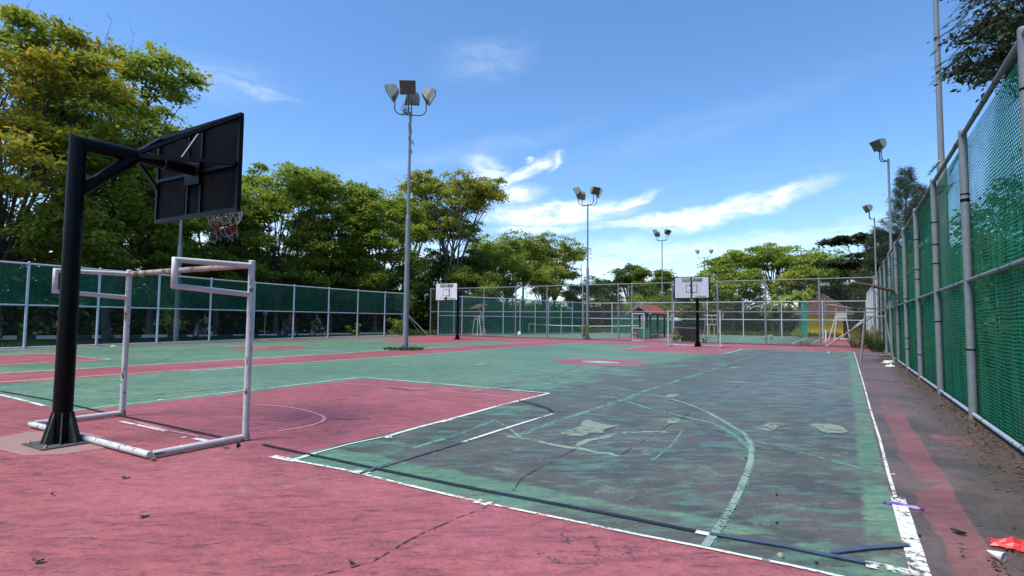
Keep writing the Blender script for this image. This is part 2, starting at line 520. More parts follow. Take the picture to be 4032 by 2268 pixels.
# court paint: one sheet, painted areas in real metres, wear by noise
def court_material():
    m, g, out = newmat('court_paint')
    P = g.n('ShaderNodeTexCoord').outputs['Object']
    X0, Y0, _ = g.xyz(P)
    e1 = g.noise(P, 7, 5, .65, out=1)
    ex, ey, _ = g.xyz(e1)
    X = g.add(X0, g.mul(g.sub(ex, .5), .05)); Y = g.add(Y0, g.mul(g.sub(ey, .5), .05))
    Px = g.comb(X0, Y0, 0.0)

    def box(x0, x1, y0, y1, s=.01):
        d = g.mn(g.mn(g.sub(X, x0), g.sub(x1, X)), g.mn(g.sub(Y, y0), g.sub(y1, Y)))
        return g.step(d, -s, s)

    def disc(cx, cy, r_, s=.015):
        a = g.sub(X, cx); b = g.sub(Y, cy)
        return g.step(g.m('SQRT', g.add(g.mul(a, a), g.mul(b, b))), r_ + s, r_ - s)

    def anyof(*a):
        r_ = a[0]
        for q in a[1:]: r_ = g.mx(r_, q)
        return r_
    A = box(-7.6, 7.66, 0, 28.9)
    green = anyof(A, box(-22.2, -10.3, -3, 27.0), box(-5.5, 5.5, 38.2, 62), box(-22, -10.4, 38.2, 62))
    red = anyof(box(-2.45, 2.46, -.1, 5.8), box(-2.45, 2.45, 22.3, 29), disc(0, 14.45, 1.62),
                box(-18.4, -13.2, -4, 5.0), box(-18.2, -13.2, 20.9, 28), disc(-16, 12.7, 1.75))
    green = g.mul(green, g.sub(1.0, red))

    # streaks: worn along one brushing direction
    Pr = g.map(Px, rot=(0, 0, R(-36)))
    S = g.map(Pr, sc=(.95, 2.0, 1))
    n_str = g.noise(S, 1.6, 8, .62, .35)
    n_str2 = g.noise(g.map(Pr, sc=(.85, 2.3, 1)), 3.0, 7, .66, .3)
    scuff = g.noise(g.map(Pr, loc=(5, 3, 0), sc=(1.0, 4.2, 1)), 4.5, 6, .68, .5)
    n_big = g.noise(Px, .22, 4, .55)
    n_mid = g.noise(Px, .9, 7, .62, .25)
    n_fine = g.noise(Px, 38, 5, .7)
    n_sp = g.noise(Px, 150, 2, .6)
    n_grit = g.noise(Px, 11, 6, .75, .2)
    blot = g.noise(g.map(Px, loc=(13, 7, 0)), .55, 5, .6, .3)

    # --- green
    field = g.step(X0, -3.5, 5.0, -.13, .125)
    field = g.add(field, g.step(Y0, 14, 30, 0.0, -.06))
    fieldR = g.step(g.add(X0, g.mul(g.sub(n_mid, .5), .25)), 7.40, 7.50, 0.0, -.11)      # fresh band along the sideline
    fieldB = g.mul(g.step(Y0, .62, .48, 0.0, -.16), g.step(X0, 7.3, 2.0, .4, 1.0))
    edge = g.mn(fieldR, fieldB)
    wv = g.add(g.add(g.mul(n_str, .36), g.mul(n_mid, .34)), g.add(g.mul(n_big, .12), g.mul(n_fine, .18)))
    wearG = g.step(g.add(g.add(wv, field), edge), .505, .585)
    gcol = g.mix(g.step(n_big, .35, .65), (.100, .200, .122), (.145, .245, .158))
    gcol = g.mix(g.step(n_str2, .38, .66, 0, .75), gcol, (.055, .140, .095))
    gcol = g.mix(g.step(scuff, .54, .64, 0, .75), gcol, (.040, .075, .058))
    gcol = g.mix(g.step(blot, .60, .70, 0, .5), gcol, (.12, .30, .235))
    teal = g.mul(g.step(n_str2, .47, .62), g.step(X0, 1.0, 6.0, .25, .9))
    grey = g.mix(g.step(n_mid, .35, .65), (.044, .044, .036), (.085, .086, .074))
    pur = g.mul(g.step(blot, .46, .60), g.step(X0, 3.0, 6.0, .2, 1.0))
    grey = g.mix(g.mul(pur, .38), grey, (.125, .088, .098))
    grey = g.mix(g.mul(teal, .7), grey, (.090, .190, .145))
    bluish = g.mul(g.step(X0, 3.5, 6.5), g.mul(g.step(Y0, 4, 11), g.step(Y0, 27, 20, .4, 1.0)))
    grey = g.mix(g.mul(g.mul(bluish, g.step(n_str, .42, .56)), .55), grey, (.14, .22, .225))
    gfin = g.mix(wearG, gcol, grey)
    # slab repaint boundaries: the strip right of the joint is worn further
    # --- red
    wearR_f = g.step(X0, 7.6, 7.70, -.015, .265)
    bandc = g.add(8.00, g.mul(g.sub(n_mid, .5), .25))
    pinkband = g.mul(g.step(g.m('ABSOLUTE', g.sub(X0, bandc)), .17, .10), g.step(Y0, 14, 4, .0, .245))
    remn = g.mul(g.step(blot, .57, .67), .13)
    wearR_f = g.sub(wearR_f, g.mul(g.mx(pinkband, remn), g.step(X0, 7.6, 7.7)))
    wearR_f = g.mul(wearR_f, g.step(Y0, 30.5, 28.0, 0.0, 1.0))
    wearR = g.step(g.add(g.add(g.add(g.mul(n_str, .35), g.mul(n_mid, .45)), g.mul(n_fine, .2)), wearR_f), .575, .64)
    rcol = g.mix(g.step(n_big, .35, .65), (.300, .078, .086), (.345, .098, .104))
    rcol = g.mix(g.step(n_str2, .44, .62, 0, .65), rcol, (.200, .056, .070))
    rcol = g.mix(g.step(scuff, .535, .63, 0, .8), rcol, (.115, .042, .048))
    rcol = g.mix(g.step(n_mid, .58, .70, 0, .5), rcol, (.27, .10, .115))
    rcol = g.mix(g.step(blot, .55, .64, 0, .4), rcol, (.42, .13, .155))
    greyr = g.mix(g.step(n_mid, .35, .65), (.066, .054, .047), (.125, .092, .086))
    greyr = g.mix(g.mul(g.step(Y0, 3, 14), g.step(n_str2, .40, .6, .2, .7)), greyr, (.135, .088, .105))
    rfin = g.mix(g.mx(g.mul(wearR, g.step(X0, 7.6, 7.7, .62, 1.0)), g.step(X0, 7.66, 7.72, 0, g.step(n_fine, .35, .65, .35, .75))), rcol, greyr)
    base = g.mix(green, rfin, gfin)
    # sharp-edged peeling down to the slab, and hairline cracks
    peel = g.step(g.add(g.mul(g.noise(g.map(Px, loc=(31, 4, 0)), 2.6, 9, .72, .5), .8), g.mul(n_fine, .2)), .585, .592)
    base = g.mix(g.mul(peel, g.mul(g.step(X0, -1.5, 4.0, .15, .55), g.add(.12, g.mul(green, .88)))), base, g.mix(n_fine, (.12, .14, .11), (.22, .24, .19)))
    vo = g.n('ShaderNodeTexVoronoi', feature='DISTANCE_TO_EDGE')
    wv2 = g.n('ShaderNodeVectorMath', operation='ADD')
    g.put(wv2.inputs[0], Px)
    e3 = g.noise(Px, 2.2, 5, .65, out=1)
    sc3 = g.n('ShaderNodeVectorMath', operation='SCALE'); g.put(sc3.inputs[0], e3); sc3.inputs['Scale'].default_value = .9
    g.t.links.new(sc3.outputs[0], wv2.inputs[1])
    g.put(vo.inputs['Vector'], wv2.outputs[0]); vo.inputs['Scale'].default_value = .26
    crack = g.mul(g.step(vo.outputs['Distance'], .0034, .0016), g.step(g.noise(Px, .6, 3), .53, .60))
    base = g.mix(g.mul(crack, .8), base, (.03, .028, .026))
    # centre emblem on the disc
    cxn = g.m('SQRT', g.add(g.mul(g.mul(X, X), .6), g.m('POWER', g.sub(Y, 14.5), 2.0)))
    base = g.mix(g.mul(g.step(cxn, .55, .5), g.step(n_mid, .42, .5)), base, (.17, .36, .38))
    base = g.mix(g.step(cxn, .26, .22, 0, .8), base, (.42, .50, .30))
    # dirt towards the fences and over everything
    dirtR = g.mul(g.step(g.add(X0, g.mul(g.sub(n_mid, .5), 1.2)), 8.35, 8.75), g.step(Y0, 38, 33))
    base = g.mix(g.mul(dirtR, .85), base, g.mix(n_fine, (.045, .032, .024), (.11, .075, .055)))
    lf = g.add(X0, g.mul(Y0, .095))
    dirtL = g.step(g.add(lf, g.mul(g.sub(n_mid, .5), 1.0)), -20.7, -21.6)
    base = g.mix(g.mul(dirtL, g.mul(g.step(Y0, 31, 28), .8)), base, g.mix(n_mid, (.36, .23, .10), (.22, .20, .12)))
    crossd = g.step(g.m('ABSOLUTE', g.sub(Y0, g.add(35.6, g.mul(g.sub(n_mid, .5), .8)))), .5, .2)
    base = g.mix(g.mul(crossd, .6), base, (.07, .045, .035))
    base = g.mix(g.step(n_fine, .56, .70, 0, .45), base, (.05, .045, .045))
    base = g.mix(g.step(n_sp, .66, .74, 0, .35), base, (.32, .26, .26))
    grit = g.add(g.mul(g.sub(n_fine, .5), 1.5), g.mul(g.sub(n_grit, .5), 1.1))
    gv = g.add(1.0, grit)
    base = g.mix(1.0, base, g.comb(gv, gv, gv), 'MULTIPLY')
    bump = g.add(g.mul(n_fine, .5), g.mul(n_str, .5))
    rough = g.step(n_mid, .3, .7, .42, .62)
    g.t.links.new(principled(g, base, rough, 0, .5, bump, .7, .008), out.inputs[0])
    return m


court_material()


def marking(name, col, col2, wear, scale=14, rough=.7):
    m, g, out = newmat(name)
    P = g.n('ShaderNodeTexCoord').outputs['Object']
    n1 = g.noise(P, scale, 7, .7, .4)
    n0 = g.noise(P, 1.3, 4, .6)
    keep = g.step(g.add(g.mul(n1, .6), g.mul(n0, .4)), wear - .03, wear + .05)
    c = g.mix(g.noise(P, 30, 4), col, col2)
    d = principled(g, c, rough, 0, .3)
    tp = g.n('ShaderNodeBsdfTransparent')
    mx = g.n('ShaderNodeMixShader')
    g.put(mx.inputs[0], keep)
    g.t.links.new(tp.outputs[0], mx.inputs[1]); g.t.links.new(d, mx.inputs[2])
    g.t.links.new(mx.outputs[0], out.inputs[0])


marking('mark_w', (.74, .76, .74), (.55, .58, .56), .455, 20)
marking('mark_w_thick', (.62, .66, .64), (.40, .44, .42), .535, 26)
marking('mark_p', (.52, .30, .34), (.42, .20, .24), .42)
marking('mark_t', (.12, .27, .23), (.10, .23, .19), .47, 18)
marking('mark_arc', (.30, .40, .37), (.15, .23, .20), .475, 30)
marking('mark_c', (.24, .34, .27), (.15, .25, .20), .44, 14)
marking('mark_d', (.030, .034, .032), (.05, .055, .05), .49, 16)
marking('mark_patch', (.25, .30, .24), (.14, .20, .16), .43, 12)


def ground_mat():
    m, g, out = newmat('soil_grass')
    P = g.n('ShaderNodeTexCoord').outputs['Object']
    n1 = g.noise(P, .5, 6, .6); n2 = g.noise(P, 9, 6, .7); n3 = g.noise(P, .08, 3)
    c = g.mix(n2, (.012, .030, .008), (.040, .085, .018))
    c = g.mix(g.step(n1, .55, .72, 0, .7), c, (.075, .060, .030))
    g.t.links.new(principled(g, c, .95, 0, .1, n2, .8, .05), out.inputs[0])
    m, g, out = newmat('asphalt')
    P = g.n('ShaderNodeTexCoord').outputs['Object']
    n1 = g.noise(P, .5, 6, .6); n2 = g.noise(P, 40, 6, .7)
    c = g.mix(g.add(g.mul(n1, .5), g.mul(n2, .5)), (.02, .02, .019), (.055, .053, .050))
    g.t.links.new(principled(g, c, .9, 0, .2, n2, .4, .01), out.inputs[0])


ground_mat()

# ------------------------------------------------------------------ ground
def sheet(name, poly, z, mat, kind='structure'):
    b = MB(); n = len(poly)
    b.addf([(x, y, z) for x, y in poly], [tuple(range(n))])
    return tag(b.build(name, mat), kind=kind)


sheet('ground', [(-600, -300), (600, -300), (600, 900), (-600, 900)], -0.06, MAT['soil_grass'])
LF = [(-22.0, 2.7), (-22.35, 5.6), (-22.8, 8.4), (-23.3, 11.3), (-23.9, 14.4), (-24.3, 17.4), (-24.7, 20.6), (-25.0, 23.8),
      (-25.2, 26.8), (-25.25, 29.8), (-25.0, 32.3)]
slab_poly = [(9.12, -16), (9.12, 63), (-18.9, 63), (-19.6, 57), (-21.4, 44.5), (-24.9, 36.2), (-25.25, 32.3), (-25.5, 29.8), (-25.4, 26.8), (-25.0, 22),
             (-24.1, 14.4), (-22.7, 6.9), (-22.1, 2), (-21.5, -16)]
slab = MB().prism([(x, y) for x, y in slab_poly], -0.10, 0.0)
tag(slab.build('court_slab', MAT['court_paint']), kind='structure')

# road and kerb beyond the left fence
KL = [(-44.0, -6.0), (-38.0, 7.0), (-34.5, 14.5), (-31.6, 21.5), (-29.9, 28.0), (-29.3, 34.0), (-29.6, 42.0), (-31.5, 52.0)]


def offset(path, d):
    out = []
    for i, p in enumerate(path):
        a = Vector(path[max(0, i - 1)]); b = Vector(path[min(len(path) - 1, i + 1)])
        t = (b - a).normalized()
        out.append((p[0] - t.y * d, p[1] + t.x * d))
    return out


road = KL + list(reversed(offset(KL, 6.5)))
b = MB()
o1 = offset(KL, 6.5)
for i in range(len(KL) - 1):
    b.addf([(*KL[i], -.045), (*KL[i + 1], -.045), (*o1[i + 1], -.045), (*o1[i], -.045)], [(0, 1, 2, 3)])
tag(b.build('road', MAT['asphalt']), kind='structure')
b = MB()
rng = random.Random(5)
acc = 0; col = 0
for i in range(len(KL) - 1):
    p, q = Vector((*KL[i], .06)), Vector((*KL[i + 1], .06))
    L = (q - p).length; d = (q - p) / L; s = 0
    while s < L:
        ln = min(rng.uniform(.9, 1.3) if col else rng.uniform(1.4, 2.0), L - s)
        if ln > .1:
            b.cur = col if p.y + d.y * s < 24 else (0 if rng.random() < .85 else 1)
            jit = Vector((0, 0, rng.uniform(-.01, .01)))
            b.bar(p + d * (s + .02) + jit, p + d * (s + ln) + jit, .18, .22)
            col = 1 - col
        s += ln
tag(b.build('kerb', [MAT['kerb_white'], MAT['kerb_black']]), kind='structure')
# grass strip bank edge: low concrete plinth under the left fence is part of the fence

# ------------------------------------------------------------------ painted lines
MARKS={'w':[(0.07,[(-5.506,0.055),(-4.363,0.033),(-3.393,-0.013)]),(0.05,[(-1.019,0.015),(-0.566,0.018),(0.155,0.012)]),(0.06,[(0.669,-0.059),(0.717,-0.053)]),(0.07,[(0.839,-0.023),(1.082,-0.013)]),(0.09,[(2.326,-0.047),(2.69,-0.034)]),(0.07,[(2.625,-0.021),(2.585,0.266)]),(0.04,[(2.69,-0.034),(3.3,0.004),(3.832,-0.018),(4.485,-0.048),(4.979,-0.054)]),(0.09,[(3.443,0.033),(3.61,0.031)]),(0.1,[(4.877,-0.053),(5.007,-0.058)]),(0.032,[(4.979,-0.054),(5.569,-0.038),(6.154,-0.028),(6.571,-0.004),(7.074,0.005),(7.314,-0.001),(7.656,-0.012)]),(0.03,[(2.585,0.266),(2.555,0.78),(2.605,1.328)]),(0.065,[(2.605,1.328),(2.55,2.012),(2.515,2.938),(2.427,4.166),(2.396,5.981)]),(0.1,[(2.625,1.26),(2.68,1.324)]),(0.06,[(2.562,2.398),(2.567,2.66)]),(0.06,[(2.455,3.881),(2.496,4.009)]),(0.06,[(2.396,5.981),(1.16,6.008),(-0.604,5.962),(-2.73,5.972)]),(0.055,[(-2.73,5.972),(-2.675,4.629),(-2.623,3.59),(-2.655,2.429)]),(0.03,[(-2.655,2.429),(-2.598,1.281),(-2.583,0.457),(-2.495,-0.028)]),(0.09,[(-2.661,1.293),(-2.629,1.373)]),(0.05,[(3.554,1.574),(3.534,2.618),(3.531,3.933)]),(0.1,[(7.448,0.269),(7.568,0.272),(7.689,0.266)]),(0.04,[(7.684,2.714),(7.743,2.721)]),(0.04,[(7.477,1.982),(7.543,1.999)]),(0.06,[(6.481,0.232),(6.571,0.233)]),(0.028,[(7.687,28.928),(7.696,12.717),(7.69,7.235),(7.7,4.546),(7.691,2.718),(7.695,1.78)]),(0.1,[(7.709,1.907),(7.708,0.981),(7.714,0.209)]),(0.05,[(6.548,28.852),(6.633,26.715)]),(0.05,[(-10.23,1.394),(-10.136,3.923),(-10.007,7.4),(-10.611,15.411),(-10.312,21.742),(-9.725,30.464)]),(0.06,[(-7.941,0.745),(-7.86,2.945),(-7.626,5.892),(-7.291,12.334),(-7.324,17.457),(-7.693,26.412),(-6.868,35.584)]),(0.1,[(-7.477,4.438),(-7.262,5.2),(-7.261,5.841)]),(0.04,[(-12.376,14.749),(-11.012,15.051),(-9.52,15.069)]),(0.05,[(-2.247,22.457),(-2.347,24.959),(-2.755,28.296)]),(0.06,[(2.575,22.81),(2.646,24.952),(2.591,27.825)]),(0.05,[(2.591,27.825),(4.381,27.896),(6.152,28.503),(7.687,28.928)]),(0.06,[(-2.642,10.742),(-2.733,11.279)])],'p':[(0.05,[(-2.433,4.808),(-1.032,4.919),(0.367,5.04),(1.593,5.06),(2.465,5.039)]),(0.05,[(-0.845,1.872),(-0.465,2.037),(0.136,2.024),(0.682,1.877),(0.995,1.731),(1.218,1.477),(1.315,1.106),(1.263,0.793)]),(0.04,[(-0.774,0.113),(0.091,0.057),(0.759,0.082)])],'t':[(0.11,[(3.894,2.199),(3.85,3.39),(3.89,6.111),(3.825,7.535),(3.904,13.038),(3.899,25.61)]),(0.07,[(6.59,0.009),(6.603,0.679),(6.581,1.449),(6.55,2.016),(6.491,2.703),(6.4,3.311),(6.256,3.88),(6.092,4.228),(5.665,5.069),(5.271,5.746),(4.667,6.476),(3.916,7.071),(2.755,7.954),(1.097,8.489),(-1.401,8.963),(-4.375,8.987)]),(0.05,[(6.394,3.612),(6.693,3.386),(6.989,3.179),(7.477,2.828),(7.684,2.714)]),(0.07,[(6.437,3.099),(5.795,4.431),(4.822,5.098),(3.615,6.169),(2.078,6.926)]),(0.05,[(-6.222,24.991),(-6.935,25.68),(-5.568,23.121),(-2.994,21.318),(-0.799,20.677),(1.954,20.128),(5.641,20.464)]),(0.05,[(0.974,4.291),(2.022,5.365),(3.529,5.611)]),(0.08,[(3.277,1.031),(3.227,1.976),(3.071,3.044)]),(0.03,[(5.656,1.952),(5.631,2.795),(5.508,3.831)]),(0.06,[(-0.573,12.793),(1.657,13.362),(3.987,13.751),(6.093,14.102)]),(0.05,[(-0.537,15.401),(2.078,16.513),(4.617,17.373)]),(0.05,[(3.624,10.617),(4.985,11.043),(6.267,11.657)]),(0.05,[(3.092,9.091),(4.497,8.952),(5.641,9.517)]),(0.04,[(3.231,6.951),(4.606,6.874),(5.702,7.027)]),(0.05,[(3.853,4.2),(4.487,4.216)]),(0.06,[(7.486,8.922),(6.789,9.514),(6.084,9.839)]),(0.05,[(-12.999,2.179),(-12.589,3.409),(-12.479,4.93),(-12.648,6.202),(-13.041,6.924),(-14.192,7.403),(-15.442,7.284),(-16.279,6.562)]),(0.05,[(-0.539,4.311),(-0.007,5.244),(0.18,6.539),(0.726,6.844),(1.317,6.633),(1.609,6.252),(1.659,5.819)]),(0.04,[(-3.894,8.471),(-1.539,9.16),(1.097,9.341)]),(0.035,[(-5.158,14.77),(-2.183,15.422),(-0.537,15.401)])],'c':[(0.09,[(3.789,2.184),(4.173,2.118),(4.713,2.038),(4.978,1.968),(5.335,1.975)]),(0.08,[(4.686,2.137),(4.854,2.961),(5.09,3.298),(5.362,3.544)]),(0.04,[(3.156,2.914),(3.52,2.641),(3.966,2.192)]),(0.05,[(1.502,9.027),(1.208,8.233),(1.075,6.456),(0.953,5.311)]),(0.05,[(5.196,4.624),(5.424,4.395)])],'d':[(0.014,[(5.305,1.975),(5.278,3.19),(5.264,4.63),(5.238,6.941),(5.293,10.102),(5.307,15.659),(5.307,25.164)]),(0.018,[(2.958,6.384),(3.285,6.199),(4.077,5.939),(4.954,5.008),(5.358,4.577),(5.745,4.157),(6.078,3.789)]),(0.012,[(4.998,-0.241),(4.966,-0.419),(4.962,-0.594),(4.946,-0.724),(4.945,-0.9),(4.959,-1.024),(4.977,-1.255),(4.922,-1.435),(4.843,-1.566)]),(0.016,[(4.785,2.04),(4.811,1.298),(4.854,0.668),(4.976,0.335),(5.012,-0.054),(4.998,-0.241)]),(0.03,[(-3.437,0.632),(-3.359,1.654),(-3.242,2.897)]),(0.03,[(-5.837,3.755),(-5.306,4.631),(-4.891,5.454)]),(0.02,[(1.126,5.07),(1.118,6.228),(1.131,8.175),(-0.537,15.401)]),(0.03,[(-0.913,12.316),(-0.737,13.76),(-0.184,15.689)]),(0.035,[(1.109,1.733),(1.384,1.847),(1.52,2.093)]),(0.02,[(0.708,0.725),(0.728,1.178),(0.724,1.702)]),(0.02,[(0.981,0.601),(1.125,1.009),(1.215,1.44)]),(0.03,[(-0.702,3.555),(-0.285,3.653)]),(0.03,[(-0.245,3.061),(-0.015,3.588)]),(0.03,[(1.445,4.626),(1.798,4.751)]),(0.04,[(-13.218,8.547),(-13.409,9.723)])],'b':[(0.04,[(-6.109,0.226),(-4.004,0.287),(-1.896,0.218),(-0.199,0.203),(1.207,0.172)]),(0.042,[(1.781,0.214),(2.727,0.2),(3.607,0.19),(4.252,0.185),(4.85,0.19),(5.374,0.214),(5.864,0.23),(6.481,0.232)]),(0.04,[(-0.813,4.824),(-0.065,4.728)]),(0.03,[(-0.065,4.728),(0.248,5.188)]),(0.04,[(2.418,4.767),(2.848,4.567),(3.274,4.257),(3.509,3.962)])],'u':[(0.045,[(6.571,0.233),(6.888,0.266),(7.011,0.278),(7.226,0.27),(7.448,0.275)]),(0.045,[(7.273,0.334),(7.459,0.523),(7.69,0.729)]),(0.035,[(3.566,-0.029),(3.549,0.269),(3.56,1.528)])]}
PATCHES=[[(4.292,2.618),(4.245,2.793),(4.288,3.21),(4.152,3.607),(4.19,3.765),(4.376,3.571),(4.561,3.514),(4.719,3.622),(4.638,3.222),(4.707,3.001),(4.58,2.813),(4.575,2.613),(4.431,2.564)],[(6.311,4.359),(6.385,4.883),(6.466,5.129),(6.687,5.027),(6.555,4.756),(6.534,4.455),(6.468,4.301)],[(6.854,5.08),(6.93,5.255),(7.147,5.403),(7.298,5.262),(7.393,4.875),(7.271,4.686),(7.102,4.624),(6.995,4.938)],[(4.178,14.588),(4.273,15.243),(4.548,15.067),(4.402,14.454)],[(4.387,6.903),(4.404,7.276),(4.562,7.389),(4.578,6.923),(4.473,6.735)],[(4.983,10.519),(5.337,10.633),(5.438,10.455),(4.971,10.219)],[(5.137,4.283),(5.176,4.579),(5.308,4.533),(5.345,4.233),(5.229,4.092)],[(7.24,23.483),(7.487,23.469),(7.435,22.576),(7.243,22.625)]]

MM = {'w': 'mark_w', 'p': 'mark_p', 't': 'mark_t', 'c': 'mark_c', 'd': 'mark_d'}


def ribbon(b, pts, wd, z, jag=0.0, rg=random.Random(3), taper=False):
    pts = [Vector((x, y, 0)) for x, y in pts]
    # resample
    out = []
    for i in range(len(pts) - 1):
        L = (pts[i + 1] - pts[i]).length
        k = max(1, int(L / (.25 if jag else .6)))
        for j in range(k): out.append(pts[i].lerp(pts[i + 1], j / k))
    out.append(pts[-1])
    vs = []
    for i, p in enumerate(out):
        t = (out[min(i + 1, len(out) - 1)] - out[max(i - 1, 0)]).normalized()
        nn = Vector((-t.y, t.x, 0))
        w0 = wd / 2 * (1 + rg.uniform(-jag, jag) * 1.0)
        w1 = wd / 2 * (1 + rg.uniform(-jag, jag) * 1.0)
        c = p + nn * rg.uniform(-jag, jag) * wd * .5
        vs += [c + nn * w0 + Vector((0, 0, z)), c - nn * w1 + Vector((0, 0, z))]
    b.addf(vs, [(2 * i, 2 * i + 1, 2 * i + 3, 2 * i + 2) for i in range(len(out) - 1)])


def smooth_path(pts, k=4):
    if len(pts) < 4: return pts
    out = []
    P = [pts[0]] + list(pts) + [pts[-1]]
    for i in range(1, len(P) - 2):
        for j in range(k):
            t = j / k
            q = []
            for a in (0, 1):
                p0, p1, p2, p3 = P[i - 1][a], P[i][a], P[i + 1][a], P[i + 2][a]
                q.append(.5 * (2 * p1 + (p2 - p0) * t + (2 * p0 - 5 * p1 + 4 * p2 - p3) * t * t + (3 * p1 - p0 - 3 * p2 + p3) * t ** 3))
            out.append(tuple(q))
    out.append(pts[-1])
    return out


zi = .002
for key, nm, jg in (('t', 'court_lines_faded', .15), ('c', 'crack_filler', .9), ('d', 'court_cracks', .8), ('p', 'key_lines', .1), ('w', 'court_lines', .05)):
    b = MB()
    for i, (wd, pts) in enumerate(MARKS[key]):
        z = zi + .00002 * i
        if key == 'w' and i == 22: continue
        ribbon(b, smooth_path(pts) if key in 'tcp' else pts, wd, z, jg)
    tag(b.build(nm, MAT[MM[key]]), kind='structure')
    zi += .0015
b = MB()
for i, (wd, pts) in enumerate(MARKS['w']):
    if i == 22: ribbon(b, pts, wd, zi, .15)
tag(b.build('sideline_paint', MAT['mark_w_thick']), kind='structure')
b = MB()
ribbon(b, smooth_path(MARKS['t'][1][1][:12]), .055, zi + .0015, .08)
tag(b.build('three_point_line', MAT['mark_arc']), kind='structure')
b = MB()
# the remaining lines of the courts, true sizes
W5 = .05
for (p, q) in [((-10.3, -3), (-10.3, 27)), ((-21.9, 27), (-10.3, 27)), ((-18.4, 5), (-13.2, 5)), ((-13.2, -3), (-13.2, 5)), ((-18.4, -3), (-18.4, 5)),
               ((-18.2, 20.9), (-13.2, 20.9)), ((-13.2, 20.9), (-13.2, 27)), ((-21.9, 12.7), (-10.3, 12.7)), ((-21.6, -3), (-21.7, 27)),
               ((4.1, 39), (4.1, 60)), ((5.3, 39), (5.3, 60)), ((0, 44), (0, 57)), ((-4.1, 39), (-4.1, 60)), ((-5.4, 39), (-5.4, 60)), ((-4.1, 57), (4.1, 57)),
               ((-22, 39), (-10.4, 39)), ((-11.6, 39), (-11.6, 60)), ((-16, 44), (-16, 57))]:
    ribbon(b, [p, q], W5 if p[1] < 38 else .07, .0135)
tag(b.build('side_court_lines', MAT['mark_w']), kind='structure')
b = MB()


def arc(cx, cy, r_, a0, a1, n=30):
    return [(cx + r_ * math.cos(R(a0 + (a1 - a0) * i / n)), cy + r_ * math.sin(R(a0 + (a1 - a0) * i / n))) for i in range(n + 1)]


ribbon(b, arc(-16, 12.7, 1.78, 0, 360), .06, .0125)
ribbon(b, arc(-15.8, 1.0, 6.3, 15, 165), .05, .0125)
ribbon(b, arc(-15.8, 25.6, 6.1, 195, 345), .05, .0125)
ribbon(b, arc(-.05, 27.0, 6.6, 192, 348), .06, .0125)
tag(b.build('court_arcs', MAT['mark_t']), kind='structure')
b = MB()
for poly in PATCHES:
    c = Vector((sum(x for x, y in poly) / len(poly), sum(y for x, y in poly) / len(poly)))
    vs = []
    rg = random.Random(len(poly))
    for i in range(len(poly)):
        p = Vector(poly[i]); q = Vector(poly[(i + 1) % len(poly)])
        for t in (0, .25, .5, .75):
            x = p.lerp(q, t); x = x + (x - c) * rg.uniform(-.07, .07)
            vs.append((x.x, x.y, .0062))
    b.addf(vs, [tuple(range(len(vs)))])
tag(b.build('bare_concrete_patches', MAT['mark_patch']), kind='structure')

TL = [('black tape strip crossing under the near futsal goal', 'black tape strip running from the near goal post to the corner of the near court'),
      ]
tapes = [(0, 'b', 'black', 'black tape on the red paint running under the near white goal'),
         (1, 'b', 'black', 'long black tape running from the near goal across the green court'),
         (2, 'b', 'black', 'short black tape in the middle of the red key'),
         (3, 'b', 'black', 'frayed thin black tape end pointing right in the middle of the red key'),
         (4, 'b', 'black', 'bent black tape outside the far right corner of the red key'),
         (0, 'u', 'blue', 'faded blue tape along the bottom of the near court, right of the curved white line'),
         (1, 'u', 'blue', 'short slanting blue grey tape near the bottom right court corner'),
         (2, 'u', 'blue', 'thin blue tape crossing the long black tape at a right angle')]
for i, k, c, lab in tapes:
    b = MB(); wd, pts = MARKS[k][i]
    ribbon(b, pts, wd, .0145 + .0006 * i + (.003 if k == 'u' else 0), .07)
    tag(b.build('floor_tape', MAT['tape_black' if c == 'black' else 'tape_blue']), lab, 'tape', 'tape lines stuck on the court')


# ------------------------------------------------------------------ fences
def net_panel(b, path, z0, z1, off=0.0, bulge=.02, seed=1):
    """vertical cloth along a path; returns uv list"""
    rg = np.random.RandomState(seed)
    cols = []; dist = 0
    for i in range(len(path) - 1):
        p, q = Vector(path[i]), Vector(path[i + 1])
        L = (q - p).length; k = max(2, int(L / .35)); nn = Vector((-(q - p).y, (q - p).x)).normalized()
        for j in range(k + (1 if i == len(path) - 2 else 0)):
            t = j / k
            cols.append((p.lerp(q, t) + nn * off, dist + L * t, math.sin(t * math.pi), nn))
        dist += L
    kz = max(2, int((z1 - z0) / .35)); vs = []; uv = []
    n1 = rg.uniform(-1, 1, (len(cols), kz + 1))
    for a, (p, u, s, nn) in enumerate(cols):
        for c in range(kz + 1):
            z = z0 + (z1 - z0) * c / kz
            d = bulge * (s * .8 + n1[a, c] * .35) * math.sin(math.pi * min(1, max(0, c / kz)) * .9 + .15)
            vs.append((p.x + nn.x * d, p.y + nn.y * d, z)); uv.append((u, z))
    fs = []
    for a in range(len(cols) - 1):
        for c in range(kz):
            i = a * (kz + 1) + c
            fs.append((i, i + kz + 1, i + kz + 2, i + 1))
    return vs, fs, uv


def add_net(name, mat, parent, path, z0, z1, off=0.0, bulge=.02, seed=1):
    vs, fs, uv = net_panel(None, path, z0, z1, off, bulge, seed)
    me = bpy.data.meshes.new(name)
    me.from_pydata(vs, [], fs)
    ul = me.uv_layers.new(name='UVMap')
    idx = np.zeros(len(me.loops), dtype=np.int32); me.loops.foreach_get('vertex_index', idx)
    ul.data.foreach_set('uv', np.array(uv, dtype=np.float32)[idx].ravel())
    me.materials.append(mat)
    me.polygons.foreach_set('use_smooth', [True] * len(fs))
    o = bpy.data.objects.new(name, me)
    SC.collection.objects.link(o)
    o.parent = parent
    return o


